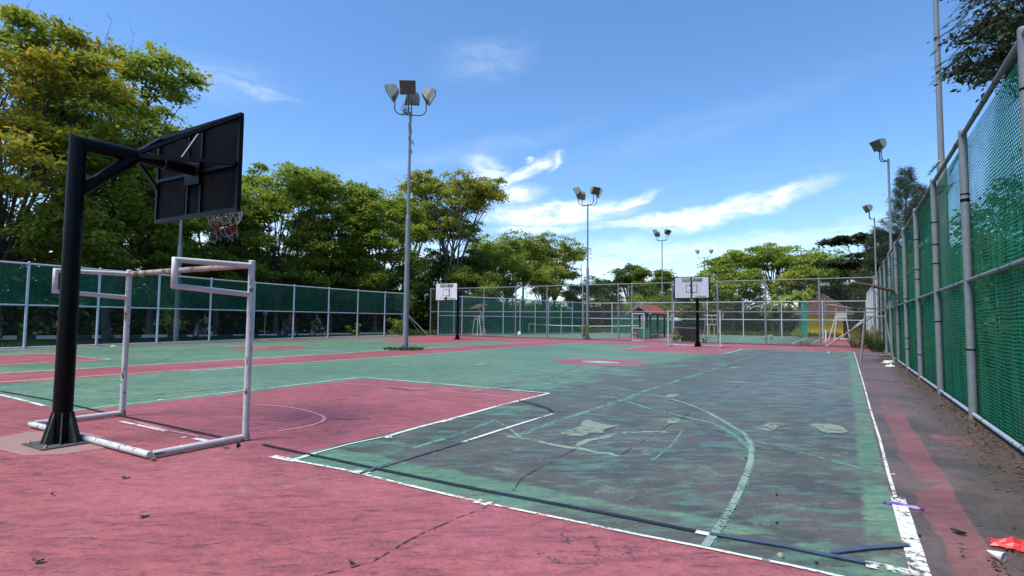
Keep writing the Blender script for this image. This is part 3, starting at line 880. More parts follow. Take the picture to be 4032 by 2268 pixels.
def fence(label, path, H, mid, mat, pr=.05, rr=.03, nets=(), group=None, bottom=True, bands=False, seed=1, extra_mid=None, netoff=-.05, foot=0.0, bulge=.02):
    t = thing('chain_link_fence', label, 'fence', group=group)
    rg = random.Random(seed)
    for (x, y) in path:
        b = MB()
        b.tube([(x, y, -.05), (x, y, H + .06)], pr, 12)
        b.lathe((x, y, H + .06), [(pr, 0), (pr * .8, .025), (0.001, .04)], 12)
        if bands:
            for _ in range(4):
                z = rg.uniform(.3, H - .3); b.cur = 1
                b.lathe((x, y, z), [(pr + .002, 0), (pr + .006, .004), (pr + .006, .02), (pr + .002, .024)], 12); b.cur = 0
        b.build('post', [mat, MAT['black_paint']], t)
    for nm, z, r_ in (('top_rail', H, rr * 1.1), ('middle_rail', mid, rr), ('bottom_rail', .07 + foot, rr * .9)):
        if nm == 'bottom_rail' and not bottom: continue
        b = MB()
        for i in range(len(path) - 1):
            p, q = path[i], path[i + 1]
            d = (Vector(q) - Vector(p)).normalized() * pr * .8
            b.tube([(p[0] + d.x, p[1] + d.y, z), (q[0] - d.x, q[1] - d.y, z)], r_, 8)
            if bands:
                for _ in range(3):
                    tt = rg.uniform(.1, .9); c = Vector((*p, z)).lerp(Vector((*q, z)), tt); e = (Vector((*q, z)) - Vector((*p, z))).normalized() * .008
                    b.cur = 1; b.tube([c - e, c + e], r_ + .004, 8); b.cur = 0
        b.build(nm, [mat if nm != 'bottom_rail' else (MAT['galv_blue'] if bands else mat), MAT['black_paint']], t)
    for i, (z0, z1, m_, nm) in enumerate(nets):
        add_net(nm, m_, t, path, z0, z1, netoff, bulge, seed + i)
    return t


RP = [(9.0, y) for y in (-6.8, -3.3, .2, 3.7, 7.2, 10.6, 14.1, 17.6, 21.1, 24.6, 28.1, 31.6, 35.1)]
fence('tall grey pipe fence with dark green netting along the right edge of the near court', RP, 4.38, 2.1, MAT['galv'], .057, .033,
      [(0.02, 4.36, MAT['net_near'], 'green_netting'), (0.02, 4.36, MAT['chain'], 'wire_mesh')], bands=True, seed=4, netoff=-.08, bulge=.05)
RP2 = [(9.05, y) for y in (38.2, 41.2, 44.2, 47.2, 50.2, 53.2, 56.2)]
fence('pale grey post fence with green netting at the far right, beside the tall grass', RP2, 4.1, 2.05, MAT['galv_light'], .06, .034,
      [(0.02, 4.1, MAT['net_dark'], 'green_netting')], seed=5)
t = fence('white pipe fence with green netting on its upper half, along the left side', LF, 3.62, 1.86, MAT['galv_light'], .052, .034,
          [(1.88, 3.6, MAT['net_dark'], 'green_netting'), (.05, 3.6, MAT['chain'], 'wire_mesh')], seed=6, netoff=.05)
b = MB()
for i in range(len(LF) - 1):
    b.bar((LF[i][0] - .02, LF[i][1], .0), (LF[i + 1][0] - .02, LF[i + 1][1], .0), .14, .08)
b.build('concrete_footing', MAT['kerb_white'], t)
b = MB(); b.tube([(-24.95, 32.3, 1.8), (-24.0, 33.9, .02)], .035, 8); b.build('brace', MAT['galv_light'], t)
b = MB(); b.tube([(-24.95, 32.3, 1.7), (-25.4, 34.6, .02)], .02, 6); b.build('brace', MAT['galv_light'], t)
CX = [-25.1, -22.4, -19.2, -16.04, -13.11, -10.0, -7.11, -6.07, -3.12, -.06, 2.91, 5.98, 8.85]
t = fence('grey pipe fence with see-through wire mesh crossing behind both basketball courts', [(x, 35.5) for x in CX], 4.2, 2.13, MAT['galv'], .058, .035,
          [(.05, 4.2, MAT['chain'], 'wire_mesh')], bottom=False, seed=7, netoff=.0, bulge=.004)
b = MB(); b.tube([(8.8, 35.3, 1.95), (6.3, 33.9, .02)], .05, 8); b.build('brace', MAT['galv'], t)
b = MB()
for i in range(len(CX) - 1):
    if i in (7,):
        b.build('base_edge', MAT['steel_base'], t); b = MB(); continue
    b.bar((CX[i], 35.5, .02), (CX[i + 1], 35.5, .02), .10, .06)
b.build('base_edge', MAT['steel_base'], t)
F2 = [(-24.6, 36.0), (-23.6, 38.3), (-22.7, 40.6), (-21.9, 42.9), (-21.3, 45.2), (-20.8, 47.5), (-20.4, 49.8), (-20.0, 52.1), (-19.7, 54.4), (-19.4, 56.8)]
fence('white pipe fence covered top to bottom in green netting beyond the far left corner', F2, 3.6, 1.8, MAT['galv_light'], .055, .035,
      [(.05, 3.6, MAT['net_far'], 'green_netting')], seed=8, netoff=.05)
F4 = [(-19.4 + 3.55 * i, 57.0) for i in range(9)]
t = fence('pale pipe fence with open wire mesh behind the tennis courts', F4, 3.55, 1.75, MAT['galv_light'], .05, .035,
          [(.05, 3.55, MAT['chain_pale'], 'wire_mesh')], seed=9, netoff=0, bulge=.004, bottom=False)
add_net('green_netting', MAT['net_teal'], t, [(3.6, 57.1), (4.15, 57.2)], .1, 3.5, 0, .02, 3)
add_net('green_netting', MAT['net_far'], t, [(-15.8, 57.1), (-8.8, 57.15)], .1, 2.2, 0, .02, 5)
F5 = [(-28 + 4.2 * i, 84.0) for i in range(9)]
fence('farthest pale pipe fence with dark green netting, in front of the far trees', F5, 3.6, 1.75, MAT['galv_light'], .055, .04,
      [(.05, 1.8, MAT['net_dark'], 'green_netting')], seed=10, netoff=.0, bottom=False)
# extra brace of the far right fence
b = MB(); b.tube([(8.9, 56.0, 2.0), (6.9, 55.0, .02)], .045, 8)
tag(b.build('fence_brace', MAT['galv_light']), 'slanting pale pipe brace at the far right fence corner behind the far umpire chair', 'brace')

# gate leaf standing ajar in the cross fence
t = thing('fence_gate', 'narrow grey pipe gate in the cross fence left of the far goal', 'gate', (-6.0, 35.42, 0), R(-14))
b = MB()
b.tube([(0, 0, .05), (0, 0, 2.0), (.95, 0, 2.0), (.95, 0, .05), (.0, 0, .05)], .03, 8)
b.build('gate_frame', MAT['galv_light'], t)
b = MB(); b.tube([(0.02, 0, .95), (.93, 0, .95)], .022, 8); b.build('crossbar', MAT['galv_light'], t)
add_net('wire_mesh', MAT['chain'], t, [(0.02, 0), (.94, 0)], .06, 1.99, 0, .002, 2)

# ------------------------------------------------------------------ basketball stands
def text_obj(name, body, size, mat, parent, loc, rot, bold=0.0):
    cu = bpy.data.curves.new(name, 'FONT')
    cu.body = body; cu.size = size; cu.extrude = .001; cu.align_x = 'CENTER'; cu.align_y = 'CENTER'
    cu.offset = bold; cu.resolution_u = 3
    o = bpy.data.objects.new(name, cu)
    SC.collection.objects.link(o)
    dg = bpy.context.evaluated_depsgraph_get()
    me = bpy.data.meshes.new_from_object(o.evaluated_get(dg))
    SC.collection.objects.unlink(o); bpy.data.objects.remove(o)
    n = bpy.data.objects.new(name, me); me.name = name
    me.materials.clear(); me.materials.append(mat)
    SC.collection.objects.link(n)
    n.parent = parent; n.location = loc; n.rotation_euler = rot
    return n


def hoop_stand(label, loc, rz, net=True, rim=True, writing=None, crack=False, board_front='board_white', dirty=True):
    """pole at the origin, the board faces +y"""
    t = thing('basketball_stand', label, 'basketball hoop', loc, rz, 'basketball stands')
    BK = MAT['black_paint']
    # pole and arm meet in a sharp mitre
    zc, n, rp, ra = 3.39, 28, .094, .084
    b = MB(); vs = []
    for j in range(n):
        an = 2 * math.pi * j / n
        vs.append((rp * math.cos(an), rp * math.sin(an), .01))
    for j in range(n):
        an = 2 * math.pi * j / n; y = ra * math.sin(an)
        vs.append((ra * math.cos(an), y, zc - y))
    b.addf(vs, [(j, (j + 1) % n, n + (j + 1) % n, n + j) for j in range(n)], True)
    b.build('pole', BK, t)
    b = MB()
    b.box((0, 0, .012), (.52, .52, .024))
    for k in range(8):
        a = k * math.pi / 4 + .39
        ca, sa = math.cos(a), math.sin(a)
        p = [(.085, 0), (.20 if k % 2 == 0 else .18, 0), (.10, .33), (.085, .33)]
        vs = []
        for s in (-.007, .007):
            vs += [(ca * x - sa * s, sa * x + ca * s, z + .024) for x, z in p]
        b.addf(vs, [(0, 1, 2, 3), (7, 6, 5, 4), (0, 4, 5, 1), (1, 5, 6, 2), (2, 6, 7, 3), (3, 7, 4, 0)])
    b.build('base_plate', MAT['steel_base'] if dirty else BK, t)
    for sx in (-1, 1):
        for sy in (-1, 1):
            b = MB(); b.lathe((sx * .21, sy * .21, .024), [(.018, 0), (.018, .016), (.008, .017), (.008, .034), (.001, .035)], 6); b.build('bolt', MAT['rust_bar'], t)
    b = MB(); vs = []
    for j in range(n):
        an = 2 * math.pi * j / n
        vs.append((ra * math.cos(an), -ra * math.sin(an), zc + ra * math.sin(an)))
    for (yy, rr_, zz) in ((.56, .084, zc + .01), (.62, .078, zc + .01), (1.29, .076, zc + .005)):
        for j in range(n):
            an = 2 * math.pi * j / n
            vs.append((rr_ * math.cos(an), yy, zz + rr_ * math.sin(an)))
    b.addf(vs, [(k * n + j, k * n + (j + 1) % n, (k + 1) * n + (j + 1) % n, (k + 1) * n + j) for k in range(3) for j in range(n)], True)
    b.build('top_arm', BK, t)
    b = MB(); b.tube([(0, .06, 2.86), (0, .58, 3.37)], .068, 18); b.build('brace_arm', BK, t)
    b = MB(); b.torus((0, .92, zc + .008), .077, .007, 'Y', 20, 6); b.build('weld_ring', MAT['grey_strut'], t)
    b = MB(); b.box((0, 1.295, 3.36), (.34, .02, .34)); b.build('mount_plate', BK, t)
    # board
    y0 = 1.345
    bd = thing('backboard', None, None); bd.parent = t
    hw, z0, z1 = .96, 2.78, 3.985
    b = MB()
    rg = random.Random(4)
    for (xa, xb) in (((-hw + .02), -.262), (-.215, hw - .02)) if not crack else (((-hw + .02), -.03), (.045, hw - .02)):
        n = 4; ww = (xb - xa) / n
        for i in range(n):
            b.box((xa + ww * (i + .5), y0 + .012 + rg.uniform(-.0015, .0015), (z0 + z1) / 2), (ww - .003, .022, z1 - z0 - .03))
    pn = b.build('panel', MAT['black_board'], bd)
    b = MB()
    for (xa, xb) in (((-hw + .03), -.262), (-.215, hw - .03)) if not crack else (((-hw + .03), -.03), (.045, hw - .03)):
        b.box(((xa + xb) / 2, y0 + .029, (z0 + z1) / 2), (xb - xa - .004, .006, z1 - z0 - .045))
    b.build('front_face', MAT[board_front], bd)
    if crack:
        b = MB()
        b.box((.005, y0 + .012, (z0 + z1) / 2), (.085, .02, z1 - z0 - .04))
        for i in range(9):
            z = z0 + .1 + i * .12
            b.box((.01 + rg.uniform(-.03, .03), y0 + .036, z), (rg.uniform(.06, .13), .008, .14), (0, rg.uniform(-.3, .3), 0))
        b.build('torn_strip', MAT['ink'], bd)
    b = MB()
    for z in (z0, z1): b.box((0, y0, z), (2 * hw + .05, .05, .05))
    for x in (-hw, hw): b.box((x, y0 + .002, (z0 + z1) / 2), (.046, .054, z1 - z0 - .05))
    for x in (.14, -.175): b.box((x, y0 - .012, (z0 + z1) / 2), (.04, .022, z1 - z0 - .05))
    b.box((0, y0 - .014, 3.36), (2 * hw - .05, .022, .04))
    b.build('board_frame', BK, bd)
    for (q) in ((-hw + .02, z1 - .02), (hw - .02, z1 - .02), (hw - .02, 3.36), (-hw + .02, 3.26)):
        b = MB(); b.bar((.0, .56, 3.40), (q[0], y0 - .03, q[1]), .045, .045); b.build('strut', BK, t)
    b = MB(); b.bar((.30, .98, 3.41), (.15, y0 - .03, 3.93), .022, .03); b.build('strut', MAT['grey_strut'], t)
    if rim:
        b = MB(); yc = y0 + .05 + .375; zr = 2.93
        b.torus((0, yc, zr), .225, .009, 'Z', 30, 8)
        b.box((0, y0 + .11, zr - .01), (.16, .14, .012)); b.box((0, y0 + .045, zr + .02), (.18, .012, .16))
        for s in (-1, 1): b.bar((s * .07, y0 + .05, zr - .1), (s * .12, yc - .19, zr - .008), .012, .012)
        if not net:
            b.bar((-.05, y0 + .05, zr - .12), (-.03, yc - .12, zr - .05), .10, .05)
        rm = b.build('rim', MAT['red_rim'], t)
        if net:
            b = MB(); rg2 = random.Random(11); n = 12
            zs = [0, -.10, -.20, -.29, -.37]; rs = [.222, .215, .18, .15, .13]
            ring = []
            for k in range(5):
                row = []
                for i in range(n):
                    a = 2 * math.pi * (i + .5 * (k % 2)) / n
                    j = Vector((rg2.uniform(-1, 1), rg2.uniform(-1, 1), rg2.uniform(-1, .6))) * (.004 + .012 * k)
                    row.append(Vector((rs[k] * math.cos(a), yc + rs[k] * math.sin(a), zr + zs[k])) + j)
                ring.append(row)
            for k in range(4):
                b.cur = (0, 0, 1, 2)[k]
                for i in range(n):
                    for d in ((0, 1) if k % 2 else (0, -1)):
                        if rg2.random() < (.04, .08, .18, .35)[k]: continue
                        p, q = ring[k][i], ring[k + 1][(i + d) % n]
                        mid = (p + q) / 2 + Vector((0, 0, -.012))
                        b.tube([p, mid, q], .0055, 5, caps=False)
            b.cur = 1
            for i in (1, 4, 5, 8):
                p = ring[3][i]; b.tube([p, p + Vector((.01, .01, -.06)), p + Vector((.025, -.01, -.11))], .005, 5)
            b.cur = 2
            p = ring[4][7]; b.tube([p, p + Vector((-.02, .01, -.07)), p + Vector((-.05, .0, -.13))], .006, 5)
            b.build('net', [MAT['cord_white'], MAT['cord_red'], MAT['cord_blue']], rm)
    if writing:
        yf = y0 + .0335
        b = MB(); b.box((-.02, yf, 3.80), (1.16, .003, .26)); b.build('banner', MAT['banner'], bd)
        sgn = math.pi
        text_obj('lettering', 'Bank', .22, MAT['ink_faded'], bd, (.30, yf + .004, 3.80), (R(90), 0, sgn), .006)
        text_obj('lettering', 'Aceh', .24, MAT['ink'], bd, (-.34, yf + .004, 3.80), (R(90), 0, sgn), .008)
        b = MB()
        for (c, s) in (((0, 3.52), (.60, .03)), ((0, 3.10), (.60, .03)), ((-.285, 3.31), (.03, .39)), ((.285, 3.31), (.03, .39))):
            b.box((c[0], yf + .001, c[1]), (s[0], .003, s[1]))
        b.build('target_square', MAT['ink'], bd)
        b = MB(); b.box((-.52, yf + .001, 2.87), (.62, .003, .10)); b.build('sticker', MAT['banner'], bd)
        b = MB(); xx = -.78; rg3 = random.Random(2)
        while xx < -.26:
            wd = rg3.uniform(.015, .04); b.box((xx, yf + .004, 2.87), (wd, .002, rg3.uniform(.03, .05))); xx += wd + .012
        b.build('small_print', MAT['ink_faded'], bd)
    return t


hoop_stand('large black basketball stand in the left foreground, its board seen from behind', (-.08, -.97, 0), R(.4))
hoop_stand('black basketball stand behind the far goal, white board torn down the middle', (-.08, 29.6, 0), math.pi,
           net=False, rim=False, writing=True, crack=True, board_front='board_white_shaded', dirty=False)
hoop_stand('black basketball stand with a bright white board and red rim on the left court', (-16.6, 28.3, 0), math.pi,
           net=False, writing=True, dirty=False)
b = MB()
rg = random.Random(8)
pts = [(-.95, -.42), (-.75, -.62), (-.2, -.55), (.35, -.50), (.62, -.15), (.66, .40), (.2, .62), (-.35, .60), (-.8, .5), (-1.05, .1)]
vs = [(-.12 + x * .95, -1.0 + y * .72, .009) for x, y in pts]
b.addf(vs + [(x * 1.0 + (x + .12) * .04, y + (y + 1.0) * .05, .001) for x, y, z in vs],
       [tuple(range(len(pts)))] + [(i, i + len(pts), (i + 1) % len(pts) + len(pts), (i + 1) % len(pts)) for i in range(len(pts))])
tag(b.build('pole_footing', MAT['footing']), kind='structure')


# ------------------------------------------------------------------ futsal goals
def goal(label, loc, rz):
    t = thing('futsal_goal', label, 'goal', loc, rz, 'white futsal goals')
    WP, WY = MAT['white_pipe'], MAT['white_pipe_y']
    w_ = 1.45; r_ = .037
    for s in (-1, 1):
        b = MB(); b.tube([(s * w_, 0, 0.03), (s * w_, 0, 2.08)], r_, 18)
        b.lathe((s * w_, 0, 2.08), [(r_, 0), (r_ * .9, .012), (.001, .016)], 18)
        b.build('post', WP, t)
        b = MB()
        b.tube([(s * w_, -r_ * .6, 2.03), (s * w_, -.87, 2.015), (s * w_, -.87, 1.74), (s * w_, -r_ * .6, 1.69)], r_ * .86, 14)
        b.build('side_bracket', WY, t)
        b = MB(); b.tube([(s * w_, -.02, .045), (s * w_, -1.0, .045)], r_ * .92, 14)
        for y in (-.28, -.72): b.torus((s * w_, y, .045), r_ * .95, .004, 'Y', 14, 5)
        b.build('side_base_bar', WY, t)
        b = MB(); b.lathe((s * w_, 0, 0), [(r_ * 1.3, .01), (r_ * 1.25, .05), (r_ * 1.02, .09)], 14); b.build('rust_collar', MAT['rust_bar'], t)
    b = MB(); b.tube([(-w_ + .03, 0, 2.035), (w_ - .03, 0, 2.035)], r_ * .95, 16); b.build('crossbar', MAT['rust_bar'], t)
    b = MB(); b.tube([(-w_ - .01, -1.03, .045), (w_ + .01, -1.03, .045)], r_ * .92, 14)
    for x in (-.5, .35, .9): b.torus((x, -1.03, .045), r_ * .95, .005, 'X', 14, 5)
    b.build('back_base_bar', WP, t)
    return t


goal('rusty white pipe goal in the left foreground with no net', (-.04, .25, 0), R(.2))
goal('white pipe goal with no net at the far end in front of the cracked backboard', (-.1, 28.7, 0), math.pi)


# ------------------------------------------------------------------ floodlights
def head(b, body, glass):
    """lamp head opening towards +x, mount at the origin below"""
    pass


def floodlight(label, x, y, zj, az0, n=4, step=6.0, rbase=.12, tilt=32, rz_list=None, nest=False, hs=.84, flange=True, name='floodlight_pole', reach=.74):
    t = thing(name, label, 'floodlight', (x, y, 0), 0, 'court floodlights')
    b = MB()
    b.tube([(0, 0, 0), (0, 0, step)], [rbase, rbase * .88], 14)
    b.lathe((0, 0, step), [(rbase * .9, 0), (rbase * .9, .08), (rbase * .6, .2), (rbase * .55, .22)], 14)
    b.tube([(0, 0, step + .1), (0, 0, zj)], [rbase * .6, rbase * .48], 12)
    b.build('pole', MAT['lamp_pole'], t)
    if flange:
        b = MB(); b.box((0, 0, .02), (.5, .5, .04))
        for k in range(4):
            a = k * math.pi / 2
            ca, sa = math.cos(a), math.sin(a)
            p = [(.1, .04), (.26, .04), (.12, .28)]
            vs = []
            for s in (-.006, .006): vs += [(ca * px - sa * s, sa * px + ca * s, z) for px, z in p]
            b.addf(vs, [(0, 1, 2), (5, 4, 3), (0, 3, 4, 1), (1, 4, 5, 2), (2, 5, 3, 0)])
        b.build('base_flange', MAT['steel_base'], t)
    azs = rz_list or [az0 + 360 / n * k for k in range(n)]
    for k, a in enumerate(azs):
        a = R(a); d = Vector((math.sin(a), math.cos(a), 0))
        hgt = .78 + .10 * ((k * 7) % 3 - 1)
        pts = [Vector((0, 0, zj - .12))]
        for q in range(0, 7):
            ph = R(90 * q / 6)
            pts.append(d * (reach * .55 + reach * .45 * math.sin(ph)) + Vector((0, 0, zj - .12 + .32 * (1 - math.cos(ph)))))
        pts.append(d * reach + Vector((0, 0, zj + hgt - .12)))
        b = MB(); b.tube(pts, .030, 8); b.build('arm', MAT['lamp_arm'], t)
        # head: frustum body with a hood, aimed outward and down
        hd = thing('lamp_head', None, None); hd.parent = t
        hd.location = d * (reach + .0) + Vector((0, 0, zj + hgt))
        m = Matrix.Rotation(math.pi / 2 - a, 4, 'Z') @ Matrix.Rotation(R(tilt + (k * 5 % 7)), 4, 'Y')
        hd.rotation_euler = m.to_euler()
        W2, H2, W1, H1, D = .42 * hs, .36 * hs, .27 * hs, .17 * hs, .56 * hs
        zc = .26 * hs
        b = MB()
        fr = [(.22 * hs, sx * W2, zc + sz * H2) for sx, sz in ((-1, -1), (1, -1), (1, 1), (-1, 1))]
        md = [(.02 * hs, sx * W2 * .96, zc + sz * H2 * .95) for sx, sz in ((-1, -1), (1, -1), (1, 1), (-1, 1))]
        bk = [(.22 * hs - D, sx * W1, zc + .03 + sz * H1) for sx, sz in ((-1, -1), (1, -1), (1, 1), (-1, 1))]
        b.addf(fr + md + bk, [(0, 4, 5, 1), (1, 5, 6, 2), (2, 6, 7, 3), (3, 7, 4, 0), (4, 8, 9, 5), (5, 9, 10, 6), (6, 10, 11, 7), (7, 11, 8, 4), (8, 11, 10, 9)])
        for sx, sz, L, wv in ((0, 1, 2 * W2 + .04, 0), (0, -1, 2 * W2 + .04, 0)):
            b.box((.22 * hs, 0, zc + sz * H2), (.04, L, .035))
        for sx in (-1, 1): b.box((.22 * hs, sx * W2, zc), (.04, .035, 2 * H2 - .036))
        b.build('housing', MAT['lamp_body'], hd)
        b = MB(); b.box((.215 * hs, 0, zc), (.012, 2 * W2 - .05, 2 * H2 - .06)); b.build('glass', MAT['lamp_glass'], hd)
        b = MB(); b.tube([(0, 0, -.12), (0, 0, .02)], .028, 8); b.box((0, 0, .0), (.06, .14, .05)); b.build('bracket', MAT['lamp_arm'], hd)
    if nest:
        b = MB(); rg = random.Random(3)
        for _ in range(60):
            c = Vector((rg.gauss(-.18, .12), rg.gauss(-.10, .12), zj + abs(rg.gauss(.15, .14)) - .05))
            d = Vector((rg.gauss(0, 1), rg.gauss(0, 1), rg.gauss(0, .8))).normalized() * rg.uniform(.05, .16)
            b.tube([c - d, c + d], .008, 4)
        for _ in range(26):
            c = Vector((rg.gauss(0.02, .05), rg.gauss(0.02, .05), zj - rg.uniform(.1, 2.0)))
            b.tube([c, c + Vector((rg.gauss(0, .04), rg.gauss(0, .04), -.22))], .014, 4)
        b.build('dry_vine', MAT['old_wood'], t)
    return t


floodlight('nearest four-headed floodlight pole, standing in weeds between the two courts', -10.15, 15.7, 11.25, 146, 4, 6.1, .125, 28, nest=True, rz_list=[146, 232, 322, 52])
floodlight('tall four-headed floodlight pole just behind the cross fence, left of the red-roofed shelter', -10.3, 37.1, 10.9, 100, 4, 5.6, .12, 28, rz_list=[70, 118, 250, 298])
floodlight('slimmer four-headed floodlight pole far back, above the red-roofed shelter', -12.7, 66.5, 12.0, 100, 4, 6, .12, 30, flange=False, rz_list=[80, 120, 255, 300])
floodlight('two-headed floodlight pole far back, above the cracked backboard', -12.3, 89.3, 12.1, 100, 2, 6, .13, 22, flange=False, rz_list=[95, 275], reach=1.0)
floodlight('distant floodlight with white heads just right of the cracked backboard, upper one', -16.8, 119.0, 11.6, 100, 2, 6, .13, 0, flange=False, rz_list=[100, 280], reach=1.4)
floodlight('distant floodlight with white heads just right of the cracked backboard, lower one', -15.0, 128, 11.2, 100, 2, 6, .13, 0, flange=False, rz_list=[95, 275], reach=1.6)
floodlight('pale-headed floodlight pole before the trees, just right of the left backboard', -34.6, 65.6, 11.7, 100, 2, 6, .12, 5, flange=False, rz_list=[110, 250], reach=.9)
floodlight('thin far floodlight pole with a single pale head, just left of the second pole', -35.1, 91.3, 12.1, 0, 1, 6, .12, 5, flange=False, rz_list=[150])
floodlight('pale floodlight pole standing behind the nearest four-headed pole', -33.6, 41.0, 11.2, 0, 2, 6, .12, 3, flange=False, rz_list=[60, 240], reach=.7)
floodlight('grey lamp pole outside the left fence, seen below the black backboard', -24.55, 12.9, 9.0, 0, 2, 5.25, .13, 20, rz_list=[60, 240], reach=.4, hs=.8)
floodlight('very tall pole outside the right fence whose top leaves the picture', 9.62, 14.4, 12.4, 250, 2, 5.55, .12, 30, flange=False, rz_list=[250, 290])
floodlight('nearest of the lamp poles above the right fence, with two stacked lamp heads', 9.72, 35.3, 11.2, 250, 2, 5.6, .12, 30, flange=False, rz_list=[232, 292], reach=.45)
floodlight('middle lamp pole of the row behind the right fence, with one tilted head', 9.75, 55.3, 11.0, 250, 1, 5.6, .12, 28, flange=False, rz_list=[245, 275], reach=.4)
floodlight('farthest lamp pole of the row behind the right fence', 9.8, 76.3, 11.0, 250, 1, 5.6, .12, 28, flange=False, rz_list=[250], reach=.4)


# ------------------------------------------------------------------ umpire chairs
def umpire(label, loc, rz, mat, W_=.62, H_=1.5, roof='panel', ladder=True, group='umpire chairs'):
    """ladder goes up on the +x side, faces -y"""
    t = thing('umpire_chair', label, 'umpire chair', loc, rz, group)
    sw = W_ / 2
    for sx in (-1, 1):
        for sy in (-1, 1):
            b = MB(); b.tube([(sx * (sw + .20), sy * .42, 0), (sx * sw, sy * .26, H_)], .024, 8); b.build('leg', mat, t)
    b = MB()
    for sy in (-1, 1): b.tube([(-sw - .17, sy * .40, .16), (sw + .17, sy * .40, .16)], .02, 8)
    for sx in (-1, 1): b.tube([(sx * (sw + .17), -.40, .16), (sx * (sw + .17), .40, .16)], .018, 8)
    b.build('base_frame', mat, t)
    b = MB(); b.box((0, 0, H_ + .015), (W_ + .06, .56, .035)); b.build('seat', mat, t)
    b = MB()
    for sx in (-1, 1): b.bar((sx * sw, .26, H_ + .03), (sx * sw, .30, H_ + .75), .03, .03)
    for k in range(5): b.box((0, .285, H_ + .16 + k * .11), (W_, .018, .06))
    b.build('backrest', mat, t)
    b = MB()
    for sx in (-1, 1): b.bar((sx * (sw + .01), -.26, H_ + .24), (sx * (sw + .01), .28, H_ + .24), .05, .025); b.bar((sx * (sw + .01), -.24, H_ + .03), (sx * (sw + .01), -.24, H_ + .23), .025, .025)
    b.build('armrest', mat, t)
    if ladder:
        b = MB()
        x0, x1 = sw + .12, sw + .62
        for sy in (-.2, .2): b.bar((x1, sy, 0), (x0 - .08, sy, H_ + .35), .04, .03)
        for k in range(6):
            f = (k + .6) / 6.2 * H_ / (H_ + .35); b.box((x1 + (x0 - .08 - x1) * f, 0, f * (H_ + .35)), (.06, .42, .025))
        b.build('ladder', mat, t)
    if roof == 'panel':
        b = MB()
        for sx in (-1, 1): b.tube([(sx * sw, .28, H_ + .7), (sx * sw, .10, H_ + 1.18)], .018, 6)
        b.bar((-.85, -.05, H_ + .98), (.95, -.05, H_ + 1.30), .75, .03)
        b.bar((.3, -.05, H_ + 1.25), (1.15, -.05, H_ + 1.30), .7, .025)
        b.build('canopy', MAT['chair_cream'], t)
    return t


umpire('white umpire chair with a ladder and slanting canopy beside the left court backboard', (-20.7, 36.9, 0), R(-28), MAT['chair_white'])
umpire('cream umpire chair with a ladder in front of the yellow hut', (7.05, 50.0, 0), R(176), MAT['chair_white'], .75, 1.75)

t = thing('umpire_chair', 'rusty umpire chair frame with a tattered plank roof beside the right fence', 'umpire chair', (8.35, 21.1, 0), 0, 'umpire chairs')
CRm = MAT['chair_rust']
for (x0, y0, x1, y1) in ((-.55, -.35, -.37, -.20), (.50, -.30, .26, -.20), (-.50, .55, -.33, .32), (.52, .60, .26, .32)):
    b = MB(); b.tube([(x0, y0, 0), (x1, y1, 1.72)], .028, 8); b.build('leg', CRm, t)
b = MB()
b.tube([(-.5, -.30, .30), (.46, -.28, .30)], .02, 8); b.build('base_bar', CRm, t)
b = MB(); b.tube([(-.46, .5, .33), (.48, .52, .33)], .02, 8); b.build('base_bar', CRm, t)
b = MB()
for y in (-.2, .32): b.tube([(-.40, y, 1.70), (.30, y, 1.70)], .026, 8)
for x in (-.37, .26): b.tube([(x, -.2, 1.68), (x, .32, 1.68)], .022, 8)
b.tube([(-.37, -.2, 1.70), (-.37, -.2, 1.98)], .02, 8)
b.build('seat_frame', CRm, t)
b = MB(); b.box((-.12, -.2, 1.99), (.95, .12, .045), (0, R(1.5), 0)); b.build('armrest', MAT['old_wood'], t)
for y in (-.2, .32):
    b = MB(); b.tube([(.26, y, 1.68), (.42, y, 2.30), (.48, y + .02, 2.62)], .026, 8); b.build('roof_post', CRm, t)
b = MB(); b.tube([(-.15, .05, 2.78), (.3, .05, 2.2)], .012, 6); b.build('stay', CRm, t)
b = MB(); rg = random.Random(6)
for k in range(7):
    y = -.42 + k * .14
    x0 = -.66 - rg.uniform(0, .14); x1 = .52 + rg.uniform(0, .06)
    b.bar((x0, y, 2.99 + rg.uniform(-.02, .03)), (-.1, y, 2.87 + rg.uniform(-.02, .02)), .13, .05)
    b.bar((-.08, y, 2.86 + rg.uniform(-.02, .02)), (x1, y, 2.66), .13, .05)
b.bar((.52, -.3, 2.66), (.70, -.3, 2.34), .10, .03); b.bar((.50, .2, 2.66), (.64, .2, 2.42), .08, .03)
b.build('plank_roof', MAT['old_wood'], t)

# ------------------------------------------------------------------ shelter
t = thing('shelter', 'small open shelter with a red gable roof behind the cross fence', 'shelter', (-8.25, 46.4, 0), 0)
WD = MAT['wood_dark']
for x in (-.85, .85):
    for y in (-2.2, 0, 2.2):
        b = MB(); b.box((x, y, 1.08), (.13, .13, 2.16)); b.build('post', WD, t)
b = MB(); zr, ze, ex, ey = 2.95, 2.18, 1.12, 2.75
for s in (-1, 1):
    vs = [(0, -ey, zr), (0, ey, zr), (s * ex, ey, ze), (s * ex, -ey, ze)]
    vs2 = [(x, y, z - .06) for x, y, z in vs]
    b.addf(vs + vs2, [(0, 1, 2, 3), (7, 6, 5, 4), (0, 3, 7, 4), (1, 5, 6, 2), (3, 2, 6, 7)])
    for k in range(14):
        y = -ey + .2 + k * (2 * ey - .4) / 13
        b.bar((0, y, zr + .012), (s * ex, y, ze + .012), .03, .02)
b.build('roof', MAT['roof_red'], t)
b = MB()
for y in (-ey + .06, ey - .06):
    for s in (-1, 1):
        b.bar((0, y - .075, zr - .1), (s * ex * .98, y - .075, ze - .05), .03, .22, (0, 1, 0)) if False else b.bar((0, y - .09, zr - .10), (s * ex, y - .09, ze - .10), .04, .20)
